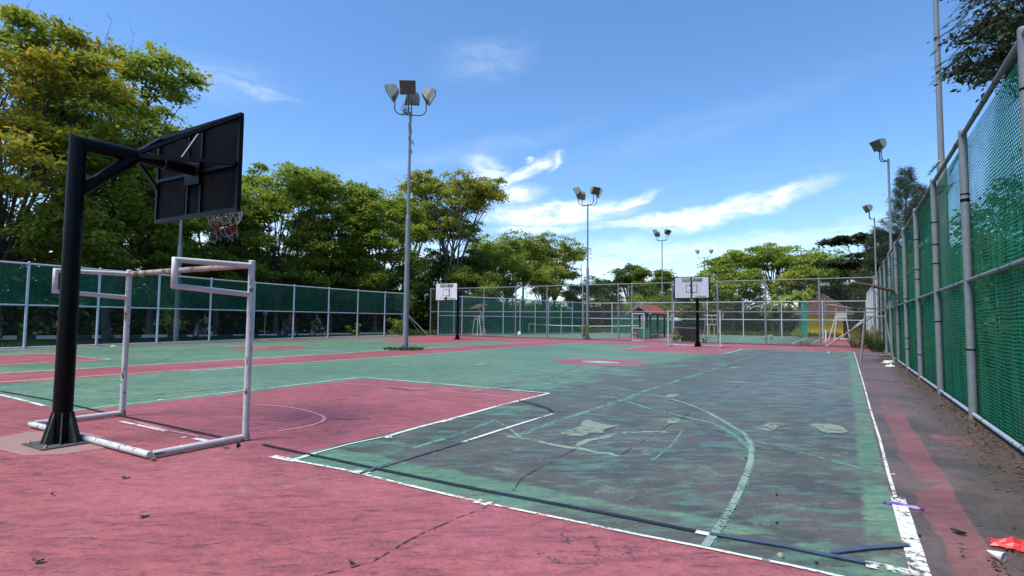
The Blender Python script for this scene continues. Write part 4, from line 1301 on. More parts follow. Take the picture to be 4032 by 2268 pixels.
b.build('bargeboard', MAT['gable_grey'], t)
b = MB()
for x in (-.85, .85): b.box((x, 0, 2.1), (.1, 4.8, .12))
for y in (-2.2, 0, 2.2): b.box((0, y, 2.1), (1.6, .08, .1)); b.box((0, y, 2.45), (.08, .08, .6))
b.build('beams', WD, t)
for k, (lx, lab) in enumerate(((-8.55, 'long grey bench under the shelter roof, on the left'), (-7.55, 'long grey bench along the right side of the shelter'))):
    tb = thing('bench', lab, 'bench', (lx, 44.6, 0), R(90 if k == 0 else 84), 'benches at the shelter')
    b = MB(); b.box((0, 0, .42), (2.6, .4, .06)); b.build('seat', MAT['bench_grey'], tb)
    for x in (-1.1, 0, 1.1): b = MB(); b.box((x, 0, .2), (.1, .32, .38)); b.build('leg', MAT['bench_grey'], tb)
    b = MB(); b.box((0, .2, .72), (2.6, .04, .18)); b.build('backrest', MAT['bench_grey'], tb)
t = thing('seat_row', 'row of small dark seats on a pale bench in front of the shelter', 'bench', (-7.3, 43.2, 0), R(2))
b = MB(); b.box((0, 0, .36), (2.3, .35, .05)); b.box((0, .1, .12), (2.2, .1, .2)); b.build('bench_top', MAT['bench_grey'], t)
for k in range(4):
    b = MB(); b.lathe((-.8 + k * .55, 0, .385), [(.02, 0), (.16, .02), (.19, .16), (.17, .16), (.14, .04), (.001, .03)], 12); b.build('seat', MAT['bike_black'], t)
for x in (-1.0, 1.0):
    b = MB(); b.box((x, 0, .17), (.06, .3, .33)); b.build('leg', MAT['bench_grey'], t)
t = thing('green_crate', 'dark green box standing behind the grey gate', 'box', (-7.0, 41.6, 0))
b = MB(); b.box((0, 0, .42), (.9, .5, .78)); b.build('box_body', MAT['box_green'], t, .02)
b = MB(); b.box((0, 0, .84), (.94, .54, .05)); b.build('lid', MAT['box_green'], t, .01)

# ------------------------------------------------------------------ yellow hut, tank tower
t = thing('yellow_hut', 'small yellow hut with a brown hipped tile roof at the far right', 'hut', (5.25, 64.0, 0), R(4))
b = MB(); b.box((0, 0, 1.3), (3.45, 3.4, 2.7)); b.build('wall', MAT['yellow_wall'], t)
b = MB(); ze, za, e = 2.55, 4.5, 2.62
vs = [(-e, -e, ze), (e, -e, ze), (e, e, ze), (-e, e, ze), (0, 0, za)]
b.addf(vs + [(x, y, z - .1) for x, y, z in vs[:4]], [(0, 1, 4), (1, 2, 4), (2, 3, 4), (3, 0, 4), (0, 5, 6, 1), (1, 6, 7, 2), (2, 7, 8, 3), (3, 8, 5, 0), (8, 7, 6, 5)])
for side in range(4):
    m = Matrix.Rotation(side * math.pi / 2, 4, 'Z'); st = len(b.v)
    for k in range(1, 12):
        f = k / 12; hw = e * (1 - f); z = ze + (za - ze) * f
        b.bar((-hw, -hw, z + .015), (hw, -hw, z + .015), .04, .025)
    b.xf(m, st)
rf = b.build('roof', MAT['roof_brown'], t)
b = MB()
for sx in (-1, 1):
    for sy in (-1, 1): b.bar((sx * e, sy * e, ze + .04), (0, 0, za + .05), .14, .07)
b.build('ridge_tiles', MAT['ridge'], rf)
b = MB(); b.box((0, -e + .02, ze - .13), (2 * e, .05, .12)); b.box((0, 0, ze - .1), (2 * e - .1, 2 * e - .1, .02)); b.build('eaves', MAT['gable_grey'], t)
b = MB(); b.box((1.738, .3, 1.0), (.04, .9, 2.0)); b.build('door', MAT['wood_dark'], t)
t = thing('water_tank_tower', 'pale square water tank on a dark blue frame above the yellow hut', 'water tank', (5.5, 70.5, 0))
b = MB(); b.box((-.25, 0, 5.55), (1.15, 1.1, 1.15)); b.box((-.25, 0, 6.15), (1.2, 1.15, .06)); b.build('tank', MAT['tank_white'], t, .04)
for sx in (-1, 1):
    for sy in (-1, 1): b = MB(); b.box((sx * .95, sy * .8, 2.45), (.09, .09, 4.9)); b.build('leg', MAT['tank_blue'], t)
b = MB(); b.box((0, 0, 4.88), (2.1, 1.8, .08))
for sy in (-1, 1): b.bar((-.95, sy * .8, 3.2), (.95, sy * .8, 4.8), .05, .05); b.bar((.95, sy * .8, 3.2), (-.95, sy * .8, 4.8), .05, .05)
for sy in (-1, 1): b.tube([(-1, sy * .85, 5.5), (1, sy * .85, 5.5)], .03, 6)
for sx in (-1, 1): b.tube([(sx * 1, .85, 4.9), (sx * 1, .85, 5.5)], .03, 6); b.tube([(sx * 1, -.85, 4.9), (sx * 1, -.85, 5.5)], .03, 6)
b.build('platform', MAT['tank_blue'], t)
t = thing('net_pole', 'tall thin grey pole with a white painted foot right of the tennis court', 'pole', (6.0, 45.5, 0))
b = MB(); b.tube([(0, 0, .9), (0, 0, 3.4)], .045, 8); b.build('pole', MAT['galv'], t)
b = MB(); b.tube([(0, 0, 0), (0, 0, .92)], .06, 10); b.build('painted_foot', MAT['chair_white'], t)
t = thing('tipped_stool', 'pale yellow tapered stool tipped over on the tennis court', 'stool', (1.75, 47.2, 0), R(14))
b = MB()
vs = [(-.36, -.14, .18), (-.36, .14, .18), (.36, .07, .40), (.36, -.07, .40)]
b.addf(vs + [(x, y, z + (.14 if x < 0 else .05)) for x, y, z in vs], [(3, 2, 1, 0), (4, 5, 6, 7), (0, 1, 5, 4), (1, 2, 6, 5), (2, 3, 7, 6), (3, 0, 4, 7)])
b.build('seat', MAT['yellow_plastic'], t, .01)
for x in (-.28, .2): b = MB(); b.tube([(x, -.05, 0), (x + .03, -.02, .25)], .035, 8); b.build('leg', MAT['bike_black'], t)

# black cloth cart behind the cross fence
t = thing('cloth_stand', 'black cloth hanging on a pipe frame behind the far goal', 'stand', (-2.35, 36.5, 0), R(-3))
b = MB(); vs = []
n = 10
for i in range(n + 1):
    for j in range(7):
        f = j / 6; x = -.78 + 1.5 * i / n; z = .98 - .93 * f
        xl = -.78 + f * .42
        x = xl + (.72 - xl) * i / n
        vs.append((x, -.08 - .10 * math.sin(i * 1.1) * f - .05 * f, z))
b.addf(vs, [(i * 7 + j, (i + 1) * 7 + j, (i + 1) * 7 + j + 1, i * 7 + j + 1) for i in range(n) for j in range(6)], True)
vs2 = [(x, y + .04, z) for x, y, z in vs]
b.addf(vs2, [(i * 7 + j, i * 7 + j + 1, (i + 1) * 7 + j + 1, (i + 1) * 7 + j) for i in range(n) for j in range(6)], True)
b.build('cloth', MAT['cloth_black'], t)
b = MB()
b.tube([(-.95, 0, 0), (-.95, 0, 1.0), (.78, 0, 1.0), (.78, 0, 0)], .028, 8)
b.tube([(-.82, .5, 0), (-.82, .5, 1.0), (.70, .5, 1.0), (.70, .5, 0)], .028, 8)
b.tube([(-.9, 0, 1.0), (-.85, .5, 1.0)], .02, 6); b.tube([(.55, 0, 1.0), (.78, 0, .75)], .02, 6)
b.build('pipe_frame', MAT['galv'], t)

# tennis net between the two tennis courts
t = thing('tennis_net', 'thin tennis net strung across the far left court behind the cross fence', 'tennis net', (-16.2, 49, 0))
for s in (-1, 1): b = MB(); b.tube([(s * 6.2, 0, 0), (s * 6.2, 0, 1.08)], .05, 8); b.build('post', MAT['chair_white'], t)
b = MB()
for i in range(12):
    x0 = -6.2 + 12.4 * i / 12; x1 = x0 + 12.4 / 12
    sag = lambda x: 1.05 - .13 * (1 - (x / 6.2) ** 2)
    b.bar((x0, 0, sag(x0)), (x1, 0, sag(x1)), .02, .07)
b.build('net_tape', MAT['chair_white'], t)
add_net('mesh', MAT['chain'], t, [(-6.2, 0), (6.2, 0)], .03, .9, 0, .01, 3)
t = thing('net_windlass', 'faded pink and grey pipe frames stacked at the far side of the right tennis court', 'frame', (-4.6, 56.2, 0))
b = MB()
for s in (-.5, 0, .5):
    b.tube([(s - .35, 0, 0), (s, 0, 2.1), (s + .3, .1, 0)], .03, 6)
b.tube([(-.7, 0, 2.15), (.7, 0, 2.15)], .05, 6); b.tube([(-.6, 0, 1.2), (.6, 0, 1.2)], .03, 6)
b.build('pipe_frame', MAT['chair_cream'], t)
t = thing('teal_object', 'pale teal covered object lying beyond the far fence right of the shelter', 'covered object', (-13.6, 76, .9), R(10))  # distant shape like a car roof, raised on a stand
b = MB(); b.lathe((0, 0, 1.0), [(.001, .95), (.5, .85), (.9, .6), (1.3, .35), (1.4, .1), (1.0, 0), (0.001, 0)], 14)
b.xf(Matrix.Diagonal((.72, .4, .62, 1)))
b.build('shell', MAT['teal_paint'], t)
b = MB(); b.box((0, 0, -.15), (1.2, .3, 1.6)); b.build('stand', MAT['wood_dark'], t)

# utility pole in the trees
t = thing('utility_pole', 'concrete utility pole with a dark crossarm among the trees', 'utility pole', (-34.2, 68, 0))
b = MB(); b.tube([(0, 0, 0), (0, 0, 9.3)], [.18, .12], 10); b.build('pole', MAT['bark_pale'], t)
b = MB(); b.box((-.7, 0, 9.3), (2.8, .12, .16)); b.build('crossarm', MAT['wood_dark'], t)
for x in (-2.0, -.7, .6): b = MB(); b.lathe((x, 0, 9.38), [(.05, 0), (.08, .06), (.04, .16), (.001, .2)], 8); b.build('insulator', MAT['kerb_white'], t)
t = thing('garden_lamp', 'thin post with a small round wire lamp beside the road kerb', 'lamp', (-33.0, 24.2, 0))
b = MB(); b.tube([(0, 0, 0), (0, 0, 1.55)], .03, 6); b.build('post', MAT['chair_cream'], t)
b = MB(); b.lathe((0, 0, 1.5), [(.03, 0), (.14, .10), (.20, .28), (.17, .45), (.05, .55)], 8); b.build('lamp_shade', MAT['gable_grey'], t)


# ------------------------------------------------------------------ motorbikes and riders
def wheel(parent, x, r_):
    wp = thing('wheel', None, None); wp.parent = parent; wp.location = (x, 0, r_)
    b = MB(); b.torus((0, 0, 0), r_ - .05, .05, 'Y', 22, 8); b.build('tyre', MAT['tyre'], wp)
    b = MB(); b.torus((0, 0, 0), r_ - .10, .014, 'Y', 22, 6)
    for k in range(5):
        a = k * 2 * math.pi / 5; b.bar((0, 0, 0), ((r_ - .1) * math.cos(a), 0, (r_ - .1) * math.sin(a)), .03, .018, (0, 1, 0))
    b.tube([(0, -.05, 0), (0, .05, 0)], .05, 10); b.build('rim', MAT['chrome'], wp)


def scooter(label, loc, rz, body='bike_black', accent='bike_grey'):
    t = thing('motorbike', label, 'motorbike', loc, rz, 'motorbikes parked by the road')
    wheel(t, -.62, .29); wheel(t, .62, .29)
    BM = MAT[body]
    b = MB()
    prof = [(-.88, .78), (-.5, .74), (-.2, .62), (.1, .50), (.30, .50), (.38, .80), (.50, .98), (.58, .92), (.50, .58), (.36, .36), (.05, .30), (-.28, .32), (-.42, .50), (-.72, .62)]
    for s, wd in ((-1, .10), (1, .10)): pass
    n = len(prof)
    vs = [(x, -.11, z) for x, z in prof] + [(x, .11, z) for x, z in prof]
    b.addf(vs, [tuple(range(n)), tuple(range(2 * n - 1, n - 1, -1))] + [(i, (i + 1) % n, n + (i + 1) % n, n + i) for i in range(n)])
    b.build('body', BM, t, .025)
    b = MB(); b.bar((-.80, 0, .80), (-.12, 0, .74), .24, .09); b.build('seat', MAT['tyre'], t, .02)
    b = MB(); b.tube([(.56, 0, .95), (.60, 0, .62), (.62, 0, .30)], .028, 8); b.bar((.62, -.07, .30), (.60, -.07, .62), .02, .04); b.bar((.62, .07, .30), (.60, .07, .62), .02, .04); b.build('fork', MAT['chrome'], t)
    b = MB(); b.tube([(.36, -.33, 1.03), (.50, -.1, 1.02), (.50, .1, 1.02), (.36, .33, 1.03)], .018, 8)
    for s in (-1, 1): b.tube([(.48, s * .2, 1.02), (.50, s * .24, 1.18)], .008, 5); b.box((.50, s * .25, 1.21), (.02, .13, .08))
    b.build('handlebar', MAT['tyre'], t)
    b = MB(); b.lathe((0, 0, 0), [(.001, .06), (.07, .04), (.08, 0), (.05, -.04)], 10); b.xf(Matrix.Translation((.60, 0, .90)) @ Matrix.Rotation(R(80), 4, 'Y')); b.build('headlight', MAT['chrome'], t)
    b = MB(); b.bar((.46, 0, .60), (.80, 0, .52), .12, .03); b.bar((-.86, 0, .62), (-.62, 0, .60), .14, .03); b.build('mudguard', BM, t)
    b = MB(); b.box((.28, -.115, .62), (.18, .012, .22), (0, .3, 0)); b.box((-.45, -.115, .66), (.34, .012, .06), (0, -.1, 0)); b.box((-.45, .115, .66), (.34, .012, .06), (0, -.1, 0)); b.build('stripe', MAT[accent], t)
    b = MB(); b.tube([(-.05, -.13, .30), (-.75, -.15, .36)], .04, 8); b.build('exhaust', MAT['chrome'], t)
    b = MB(); b.tube([(-.05, 0, .30), (-.12, .22, 0.0)], .014, 6); b.build('kickstand', MAT['chrome'], t)
    return t


def seated_person(label, loc, rz, shirt, lean=0.25):
    """one continuous skinned body sitting astride, facing +x; origin at the ground below the hips"""
    t = thing('person', label, 'person', loc, rz)
    J = {  # joints
        'pel': (-.25, 0, .88, .135, .13), 'waist': (-.22, 0, 1.02, .12, .11), 'chest': (-.22 + lean * .55, 0, 1.26, .15, .11), 'neck0': (-.20 + lean * .75, 0, 1.40, .06, .06),
        'neck': (-.19 + lean * .85, 0, 1.47, .048, .048), 'jaw': (-.165 + lean * .9, 0, 1.53, .07, .075), 'head': (-.175 + lean * .95, 0, 1.61, .082, .095), 'crown': (-.18 + lean * .95, 0, 1.69, .06, .07)}
    E = [('pel', 'waist'), ('waist', 'chest'), ('chest', 'neck0'), ('neck0', 'neck'), ('neck', 'jaw'), ('jaw', 'head'), ('head', 'crown')]
    for s, k in ((-1, 'l'), (1, 'r')):
        J['sh' + k] = (-.22 + lean * .62, s * .19, 1.36, .058, .058)
        J['el' + k] = (.0 + lean * .6, s * .27, 1.15, .043, .043)
        J['wr' + k] = (.26 + lean * .3, s * .27, 1.06, .03, .03)
        J['ha' + k] = (.33 + lean * .3, s * .27, 1.045, .034, .024)
        J['hi' + k] = (-.22, s * .10, .85, .085, .085)
        J['kn' + k] = (.20, s * .22, .72, .058, .058)
        J['an' + k] = (.08, s * .21, .36, .038, .038)
        J['he' + k] = (.06, s * .21, .29, .036, .04)
        J['to' + k] = (.24, s * .23, .28, .034, .028)
        E += [('chest', 'sh' + k), ('sh' + k, 'el' + k), ('el' + k, 'wr' + k), ('wr' + k, 'ha' + k), ('pel', 'hi' + k), ('hi' + k, 'kn' + k), ('kn' + k, 'an' + k), ('an' + k, 'he' + k), ('he' + k, 'to' + k)]
        for f in range(4):
            nm = 'f%d%s' % (f, k)
            J[nm] = (.385 + lean * .3 - .006 * abs(f - 1), s * (.27 + (f - 1.5) * .02), 1.035, .0095, .0095)
            J[nm + 'b'] = (.405 + lean * .3, s * (.27 + (f - 1.5) * .02), 1.005, .008, .008)
            E += [('ha' + k, nm), (nm, nm + 'b')]
        J['th' + k] = (.33 + lean * .3, s * .225, 1.03, .011, .011); E.append(('ha' + k, 'th' + k))
    names = list(J)
    me = bpy.data.meshes.new('body')
    me.from_pydata([J[n][:3] for n in names], [(names.index(a), names.index(c)) for a, c in E], [])
    o = bpy.data.objects.new('tmp_body', me)
    SC.collection.objects.link(o)
    md = o.modifiers.new('skin', 'SKIN'); md.use_smooth_shade = True
    for i, n in enumerate(names):
        sv = me.skin_vertices[0].data[i]; sv.radius = J[n][3:5]; sv.use_root = (n == 'pel')
    sb = o.modifiers.new('sub', 'SUBSURF'); sb.levels = 1; sb.render_levels = 1
    dg = bpy.context.evaluated_depsgraph_get()
    m2 = bpy.data.meshes.new_from_object(o.evaluated_get(dg)); m2.name = 'body'
    SC.collection.objects.unlink(o); bpy.data.objects.remove(o)
    m2.materials.clear()
    for mm in (MAT['skin'], MAT[shirt], MAT['trousers_dark']): m2.materials.append(mm)
    for p in m2.polygons:
        x, y, z = p.center
        if z < .97: p.material_index = 2 if z > .33 else 0
        elif z < 1.43 and not (abs(y) > .235 and x > .1 + lean * .4): p.material_index = 1
        else: p.material_index = 0
    bo = bpy.data.objects.new('body', m2); SC.collection.objects.link(bo); bo.parent = t
    hx, hz = -.175 + lean * .95, 1.61
    b = MB(); b.lathe((hx - .012, 0, hz - .02), [(.088, 0), (.10, .05), (.092, .10), (.06, .135), (.001, .15)], 14)
    b.box((hx - .075, 0, hz - .03), (.05, .15, .10)); b.build('hair', MAT['hair_black'], t)
    b = MB()
    for s in (-1, 1): b.lathe((hx + .078, s * .032, hz - .005), [(.001, -.010), (.010, 0), (.001, .010)], 8)
    b.build('eyes', MAT['hair_black'], t)
    b = MB(); b.addf([(hx + .08, -.012, hz - .035), (hx + .08, .012, hz - .035), (hx + .105, 0, hz - .035), (hx + .085, 0, hz + .005)], [(0, 1, 2), (0, 2, 3), (1, 3, 2), (0, 3, 1)])
    b.build('nose', MAT['skin'], t)
    b = MB(); b.box((hx + .078, 0, hz - .062), (.01, .045, .010)); b.build('mouth', MAT['shirt_maroon'], t)
    b = MB()
    for s in (-1, 1): b.lathe((hx - .005, s * .088, hz - .03), [(.001, 0), (.02, .015), (.022, .04), (.001, .06)], 8)
    b.build('ears', MAT['skin'], t)
    return t


scooter('black and grey motorbike under a rider in a tan shirt', (-31.0, 18.1, 0), R(200))
seated_person('person in a tan shirt sitting on the motorbike behind the thin leaning trunk', (-31.0, 18.1, 0), R(200), 'shirt_tan', .12)
scooter('dark motorbike half hidden by a tree trunk, with a rider in a maroon shirt', (-29.0, 23.5, 0), R(188))
seated_person('person in a maroon shirt sitting on the motorbike half hidden by a trunk', (-29.0, 23.5, 0), R(188), 'shirt_maroon', .1)
scooter('dark blue motorbike nearest the bushy end of the fence, its rider leaning forward', (-28.2, 25.6, 0), R(190), accent='cord_blue')
seated_person('person in dark clothes leaning forward on the motorbike nearest the bushy end of the fence', (-28.2, 25.6, 0), R(190), 'trousers_dark', .42)
scooter('red motorbike cut off by the left edge of the picture', (-36.6, 8.6, 0), R(8), 'bike_red', 'kerb_white')

# ------------------------------------------------------------------ small things on the ground
def crumple(name, mat, label, cat, loc, size, seed, sub=3, flat=.35, group=None):
    rg = np.random.RandomState(seed)
    n = 9; vs = []; fs = []
    for i in range(n):
        for j in range(n):
            u, v = i / (n - 1) - .5, j / (n - 1) - .5
            edge = min(1, 2.2 * (.5 - max(abs(u), abs(v))) + .15)
            vs.append((u * size[0] * (1 + rg.uniform(-.12, .12)), v * size[1] * (1 + rg.uniform(-.12, .12)), .006 + size[2] * edge * rg.uniform(.1, 1)))
    for i in range(n - 1):
        for j in range(n - 1): fs.append((i * n + j, (i + 1) * n + j, (i + 1) * n + j + 1, i * n + j + 1))
    b = MB(); b.addf(vs, fs)
    b.addf([(x, y, .004) for x, y, z in vs], [tuple(reversed(f)) for f in fs])
    o = b.build(name, mat)
    o.location = loc[:3] if len(loc) == 3 else (loc[0], loc[1], 0); o.rotation_euler = (0, 0, R(rg.uniform(-60, 60)))
    return tag(o, label, cat, group)


crumple('plastic_bag', MAT['bag_red'], 'crumpled red plastic bag on the dirty edge at the bottom right', 'plastic bag', (8.30, 1.08), (.30, .17, .07), 3)
t = thing('wrapper', 'shiny purple and white snack wrapper lying on the white sideline', 'wrapper', (7.73, 1.66, 0), R(-8))
b = MB(); b.addf([(-.11, -.018, .006), (.11, -.02, .006), (.11, .02, .006), (-.11, .016, .006), (-.09, -.012, .022), (.09, -.014, .024), (.09, .014, .02), (-.09, .012, .024)],
                 [(0, 1, 5, 4), (1, 2, 6, 5), (2, 3, 7, 6), (3, 0, 4, 7), (4, 5, 6, 7), (3, 2, 1, 0)])
b.build('foil', MAT['wrapper'], t)
b = MB()
for s in (-1, 1): b.box((s * .12, 0, .010), (.022, .044, .006), (0, s * .3, 0))
b.build('crimped_end', MAT['crimp'], t)
t = thing('paper_cup', 'small white paper cone lying in the dry leaves at the bottom right', 'paper cup', (8.12, .78, 0), R(-35))
b = MB(); b.lathe((0, 0, 0), [(.004, 0), (.034, .085), (.031, .085), (.002, .006)], 14); b.xf(Matrix.Translation((0, 0, .036)) @ Matrix.Rotation(R(97), 4, 'Y') @ Matrix.Translation((0, 0, -.04)))
b.build('cone', MAT['paper_white'], t)
b = MB(); b.lathe((7.01, .11, 0), [(.02, .002), (.022, .012), (.012, .026), (.001, .03)], 7)
tag(b.build('pebble', MAT['stone']), 'pale pebble between the blue tape and the baseline', 'pebble')
for i, (x, y) in enumerate(((6.93, .72), (6.86, 1.42), (7.2, .13), (7.77, .98), (6.45, 2.6))):
    b = MB(); b.lathe((x, y, 0), [(.006, .001), (.011, .006), (.007, .013), (.001, .014)], 7)
    tag(b.build('seed', MAT['hair_black']), ['tiny black seed on the dark court above the blue tape', 'tiny black seed on the court left of the purple wrapper', 'tiny black seed between the blue tape and the bottom baseline',
        'tiny black seed just right of the white sideline', 'tiny black seed in the middle of the worn court inside the curved line'][i], 'seed', 'black seeds on the court')


def fallen(i, x, y, s, mat, lab):
    rg = random.Random(i + 40)
    b = MB(); vs = []
    for k in range(7):
        f = k / 6; wv = s * .28 * math.sin(math.pi * min(1, f * 1.02)) + .002
        z = .006 + .35 * s * (f - .5) ** 2 + .01 * rg.random()
        vs += [((f - .5) * s, wv, z + .012), ((f - .5) * s, 0, z), ((f - .5) * s, -wv, z + .010)]
    b.addf(vs, [(3 * k + j, 3 * k + 3 + j, 3 * k + 4 + j, 3 * k + 1 + j) for k in range(6) for j in (0, 1)], True)
    o = b.build('fallen_leaf', MAT[mat]); o.location = (x, y, 0); o.rotation_euler = (0, 0, rg.uniform(0, 6))
    tag(o, lab, 'leaf', 'fallen leaves')


for i, (x, y, s, mt, lab) in enumerate([(1.94, -1.22, .09, 'leaf_dry_pink', 'dry pinkish leaf on the red paint below the goal corner'), (3.09, -1.61, .08, 'leaf_dry_pink', 'curled narrow leaf on the red paint below the middle of the goal'),
        (3.39, -2.3, .07, 'leaf_brown', 'brown crumbled leaf near the bottom left corner of the picture'), (4.9, -1.35, .05, 'leaf_brown', 'small brown leaf in the middle of the bottom red area'),
        (1.50, -.78, .08, 'leaf_brown', 'brown leaf against the front base bar of the near goal'), (1.60, -.10, .07, 'leaf_brown', 'brown leaf beside the right foot of the near goal'),
        (2.0, -1.76, .04, 'leaf_brown', 'tiny dark leaf on the red paint left of the goal corner'), (8.0, 1.18, .10, 'hair_black', 'black curled leaf beside the pink band at the bottom right')]):
    fallen(i, x, y, s, mt, lab)
b = MB(); b.addf([(0, 0, .006), (.10, -.05, .006), (.02, .05, .006), (.03, .0, .06)], [(0, 1, 2), (0, 3, 1), (1, 3, 2), (2, 3, 0)])
o = b.build('tape_roll_end', MAT['tape_black']); o.location = (1.60, .02, 0)
tag(o, 'upturned black tape end beside the right foot of the near goal', 'tape')
for i, (x, y, lab) in enumerate(((8.62, 20.6, 'flat scrap of white paper at the fence beyond the rusty umpire chair'), (8.72, 21.6, 'crumpled white scrap under the fence behind the rusty umpire chair'),
                                 (8.6, 18.7, 'smallest white scrap on the dirty strip in front of the rusty umpire chair'), (-21.9, 8.7, 'white lump at the foot of the second left fence post'),
                                 (-23.9, 17.9, 'white rubble lying at the foot of the left fence'))):
    crumple('litter', MAT['paper_white'], lab, 'litter', (x, y), (.30 + .1 * (i % 2), .22, .10), 20 + i, group='white litter along the fences')
b = MB(); b.lathe((0, 0, 0), [(.001, .42), (.12, .36), (.18, .2), (.16, .06), (.1, 0)], 9); b.xf(Matrix.Translation((-18.6, 40.5, 0)) @ Matrix.Diagonal((1.1, .7, 1, 1)))
tag(b.build('white_sack', MAT['paper_white']), 'small white sack on the ground behind the cross fence, left of the second floodlight', 'sack')

# ------------------------------------------------------------------ trees and plants
def leaf_mesh(name, pos, dirs, nrm, L, Wd, tint, bloom, mats, parent=None, folded=False):
    """quads: pos (n,3) base centre, dirs (n,3) long axis, nrm (n,3) face normal"""
    n = len(pos)
    side = np.cross(dirs, nrm)
    side /= np.linalg.norm(side, axis=1)[:, None] + 1e-9
    L = np.broadcast_to(np.asarray(L, float), (n,))[:, None]; Wd = np.broadcast_to(np.asarray(Wd, float), (n,))[:, None]
    v = np.empty((n, 4, 3), dtype=np.float32)
    v[:, 0] = pos - dirs * L * .5
    v[:, 1] = pos + side * Wd * .5 + dirs * L * .05
    v[:, 2] = pos + dirs * L * .5
    v[:, 3] = pos - side * Wd * .5 + dirs * L * .05
    me = bpy.data.meshes.new(name)
    me.vertices.add(4 * n); me.vertices.foreach_set('co', v.ravel())
    me.loops.add(4 * n); me.loops.foreach_set('vertex_index', np.arange(4 * n, dtype=np.int32))
    me.polygons.add(n); me.polygons.foreach_set('loop_start', np.arange(0, 4 * n, 4, dtype=np.int32))
    me.polygons.foreach_set('loop_total', np.full(n, 4, dtype=np.int32))
    for nm, arr in (('tint', tint), ('bloom', bloom)):
        a = me.attributes.new(nm, 'FLOAT', 'FACE'); a.data.foreach_set('value', np.asarray(arr, dtype=np.float32))
    me.materials.append(mats)
    me.update(calc_edges=True)
    o = bpy.data.objects.new(name, me)
    SC.collection.objects.link(o)
    o.parent = parent
    return o


def unit(v): return v / (np.linalg.norm(v, axis=1)[:, None] + 1e-9)


def leaves(rg, C, r, flat, m, L, Wd, droop=.35, center=None, bloomC=None, up=.9):
    """C (k,3) clump centres, r (k,) radii -> arrays for leaf_mesh"""
    k = len(C)
    idx = np.repeat(np.arange(k), m)
    off = rg.normal(0, .5, (k * m, 3)); off[:, 2] *= flat
    off *= r[idx][:, None]
    # umbrella droop at the clump edge
    rad = np.hypot(off[:, 0], off[:, 1]) / (r[idx] + 1e-6)
    off[:, 2] -= rad ** 2 * r[idx] * .22
    pos = C[idx] + off
    d = off.copy(); d[:, 2] = 0
    d = unit(d + rg.normal(0, .35, d.shape) * r[idx][:, None]); d[:, 2] -= droop * (.4 + rg.rand(len(d)))
    d = unit(d)
    nr = rg.normal(0, .45, (k * m, 3)); nr[:, 2] += up
    nr = unit(nr)
    ct = rg.rand(k)
    tint = np.clip(ct[idx] * .6 + rg.rand(k * m) * .4, 0, 1)
    sz = rg.uniform(.5, 1.5, k * m) * (.8 + .4 * rg.rand(k))[idx]
    bl = np.zeros(k * m)
    if bloomC is not None:
        bl = (rg.rand(k * m) < bloomC[idx]).astype(float) * rg.uniform(.55, 1, k * m)
    return pos, d, nr, L * sz, Wd * sz, tint, bl


def bez(p, q, sag=.2, n=6, rg=None):
    p, q = np.array(p, float), np.array(q, float)
    mid = (p + q) / 2; mid[2] += sag * np.linalg.norm(q - p) * .5
    if rg is not None: mid += rg.normal(0, .06, 3) * np.linalg.norm(q - p)
    out = []
    for i in range(n + 1):
        t = i / n
        out.append(tuple((1 - t) ** 2 * p + 2 * t * (1 - t) * mid + t * t * q))
    return out


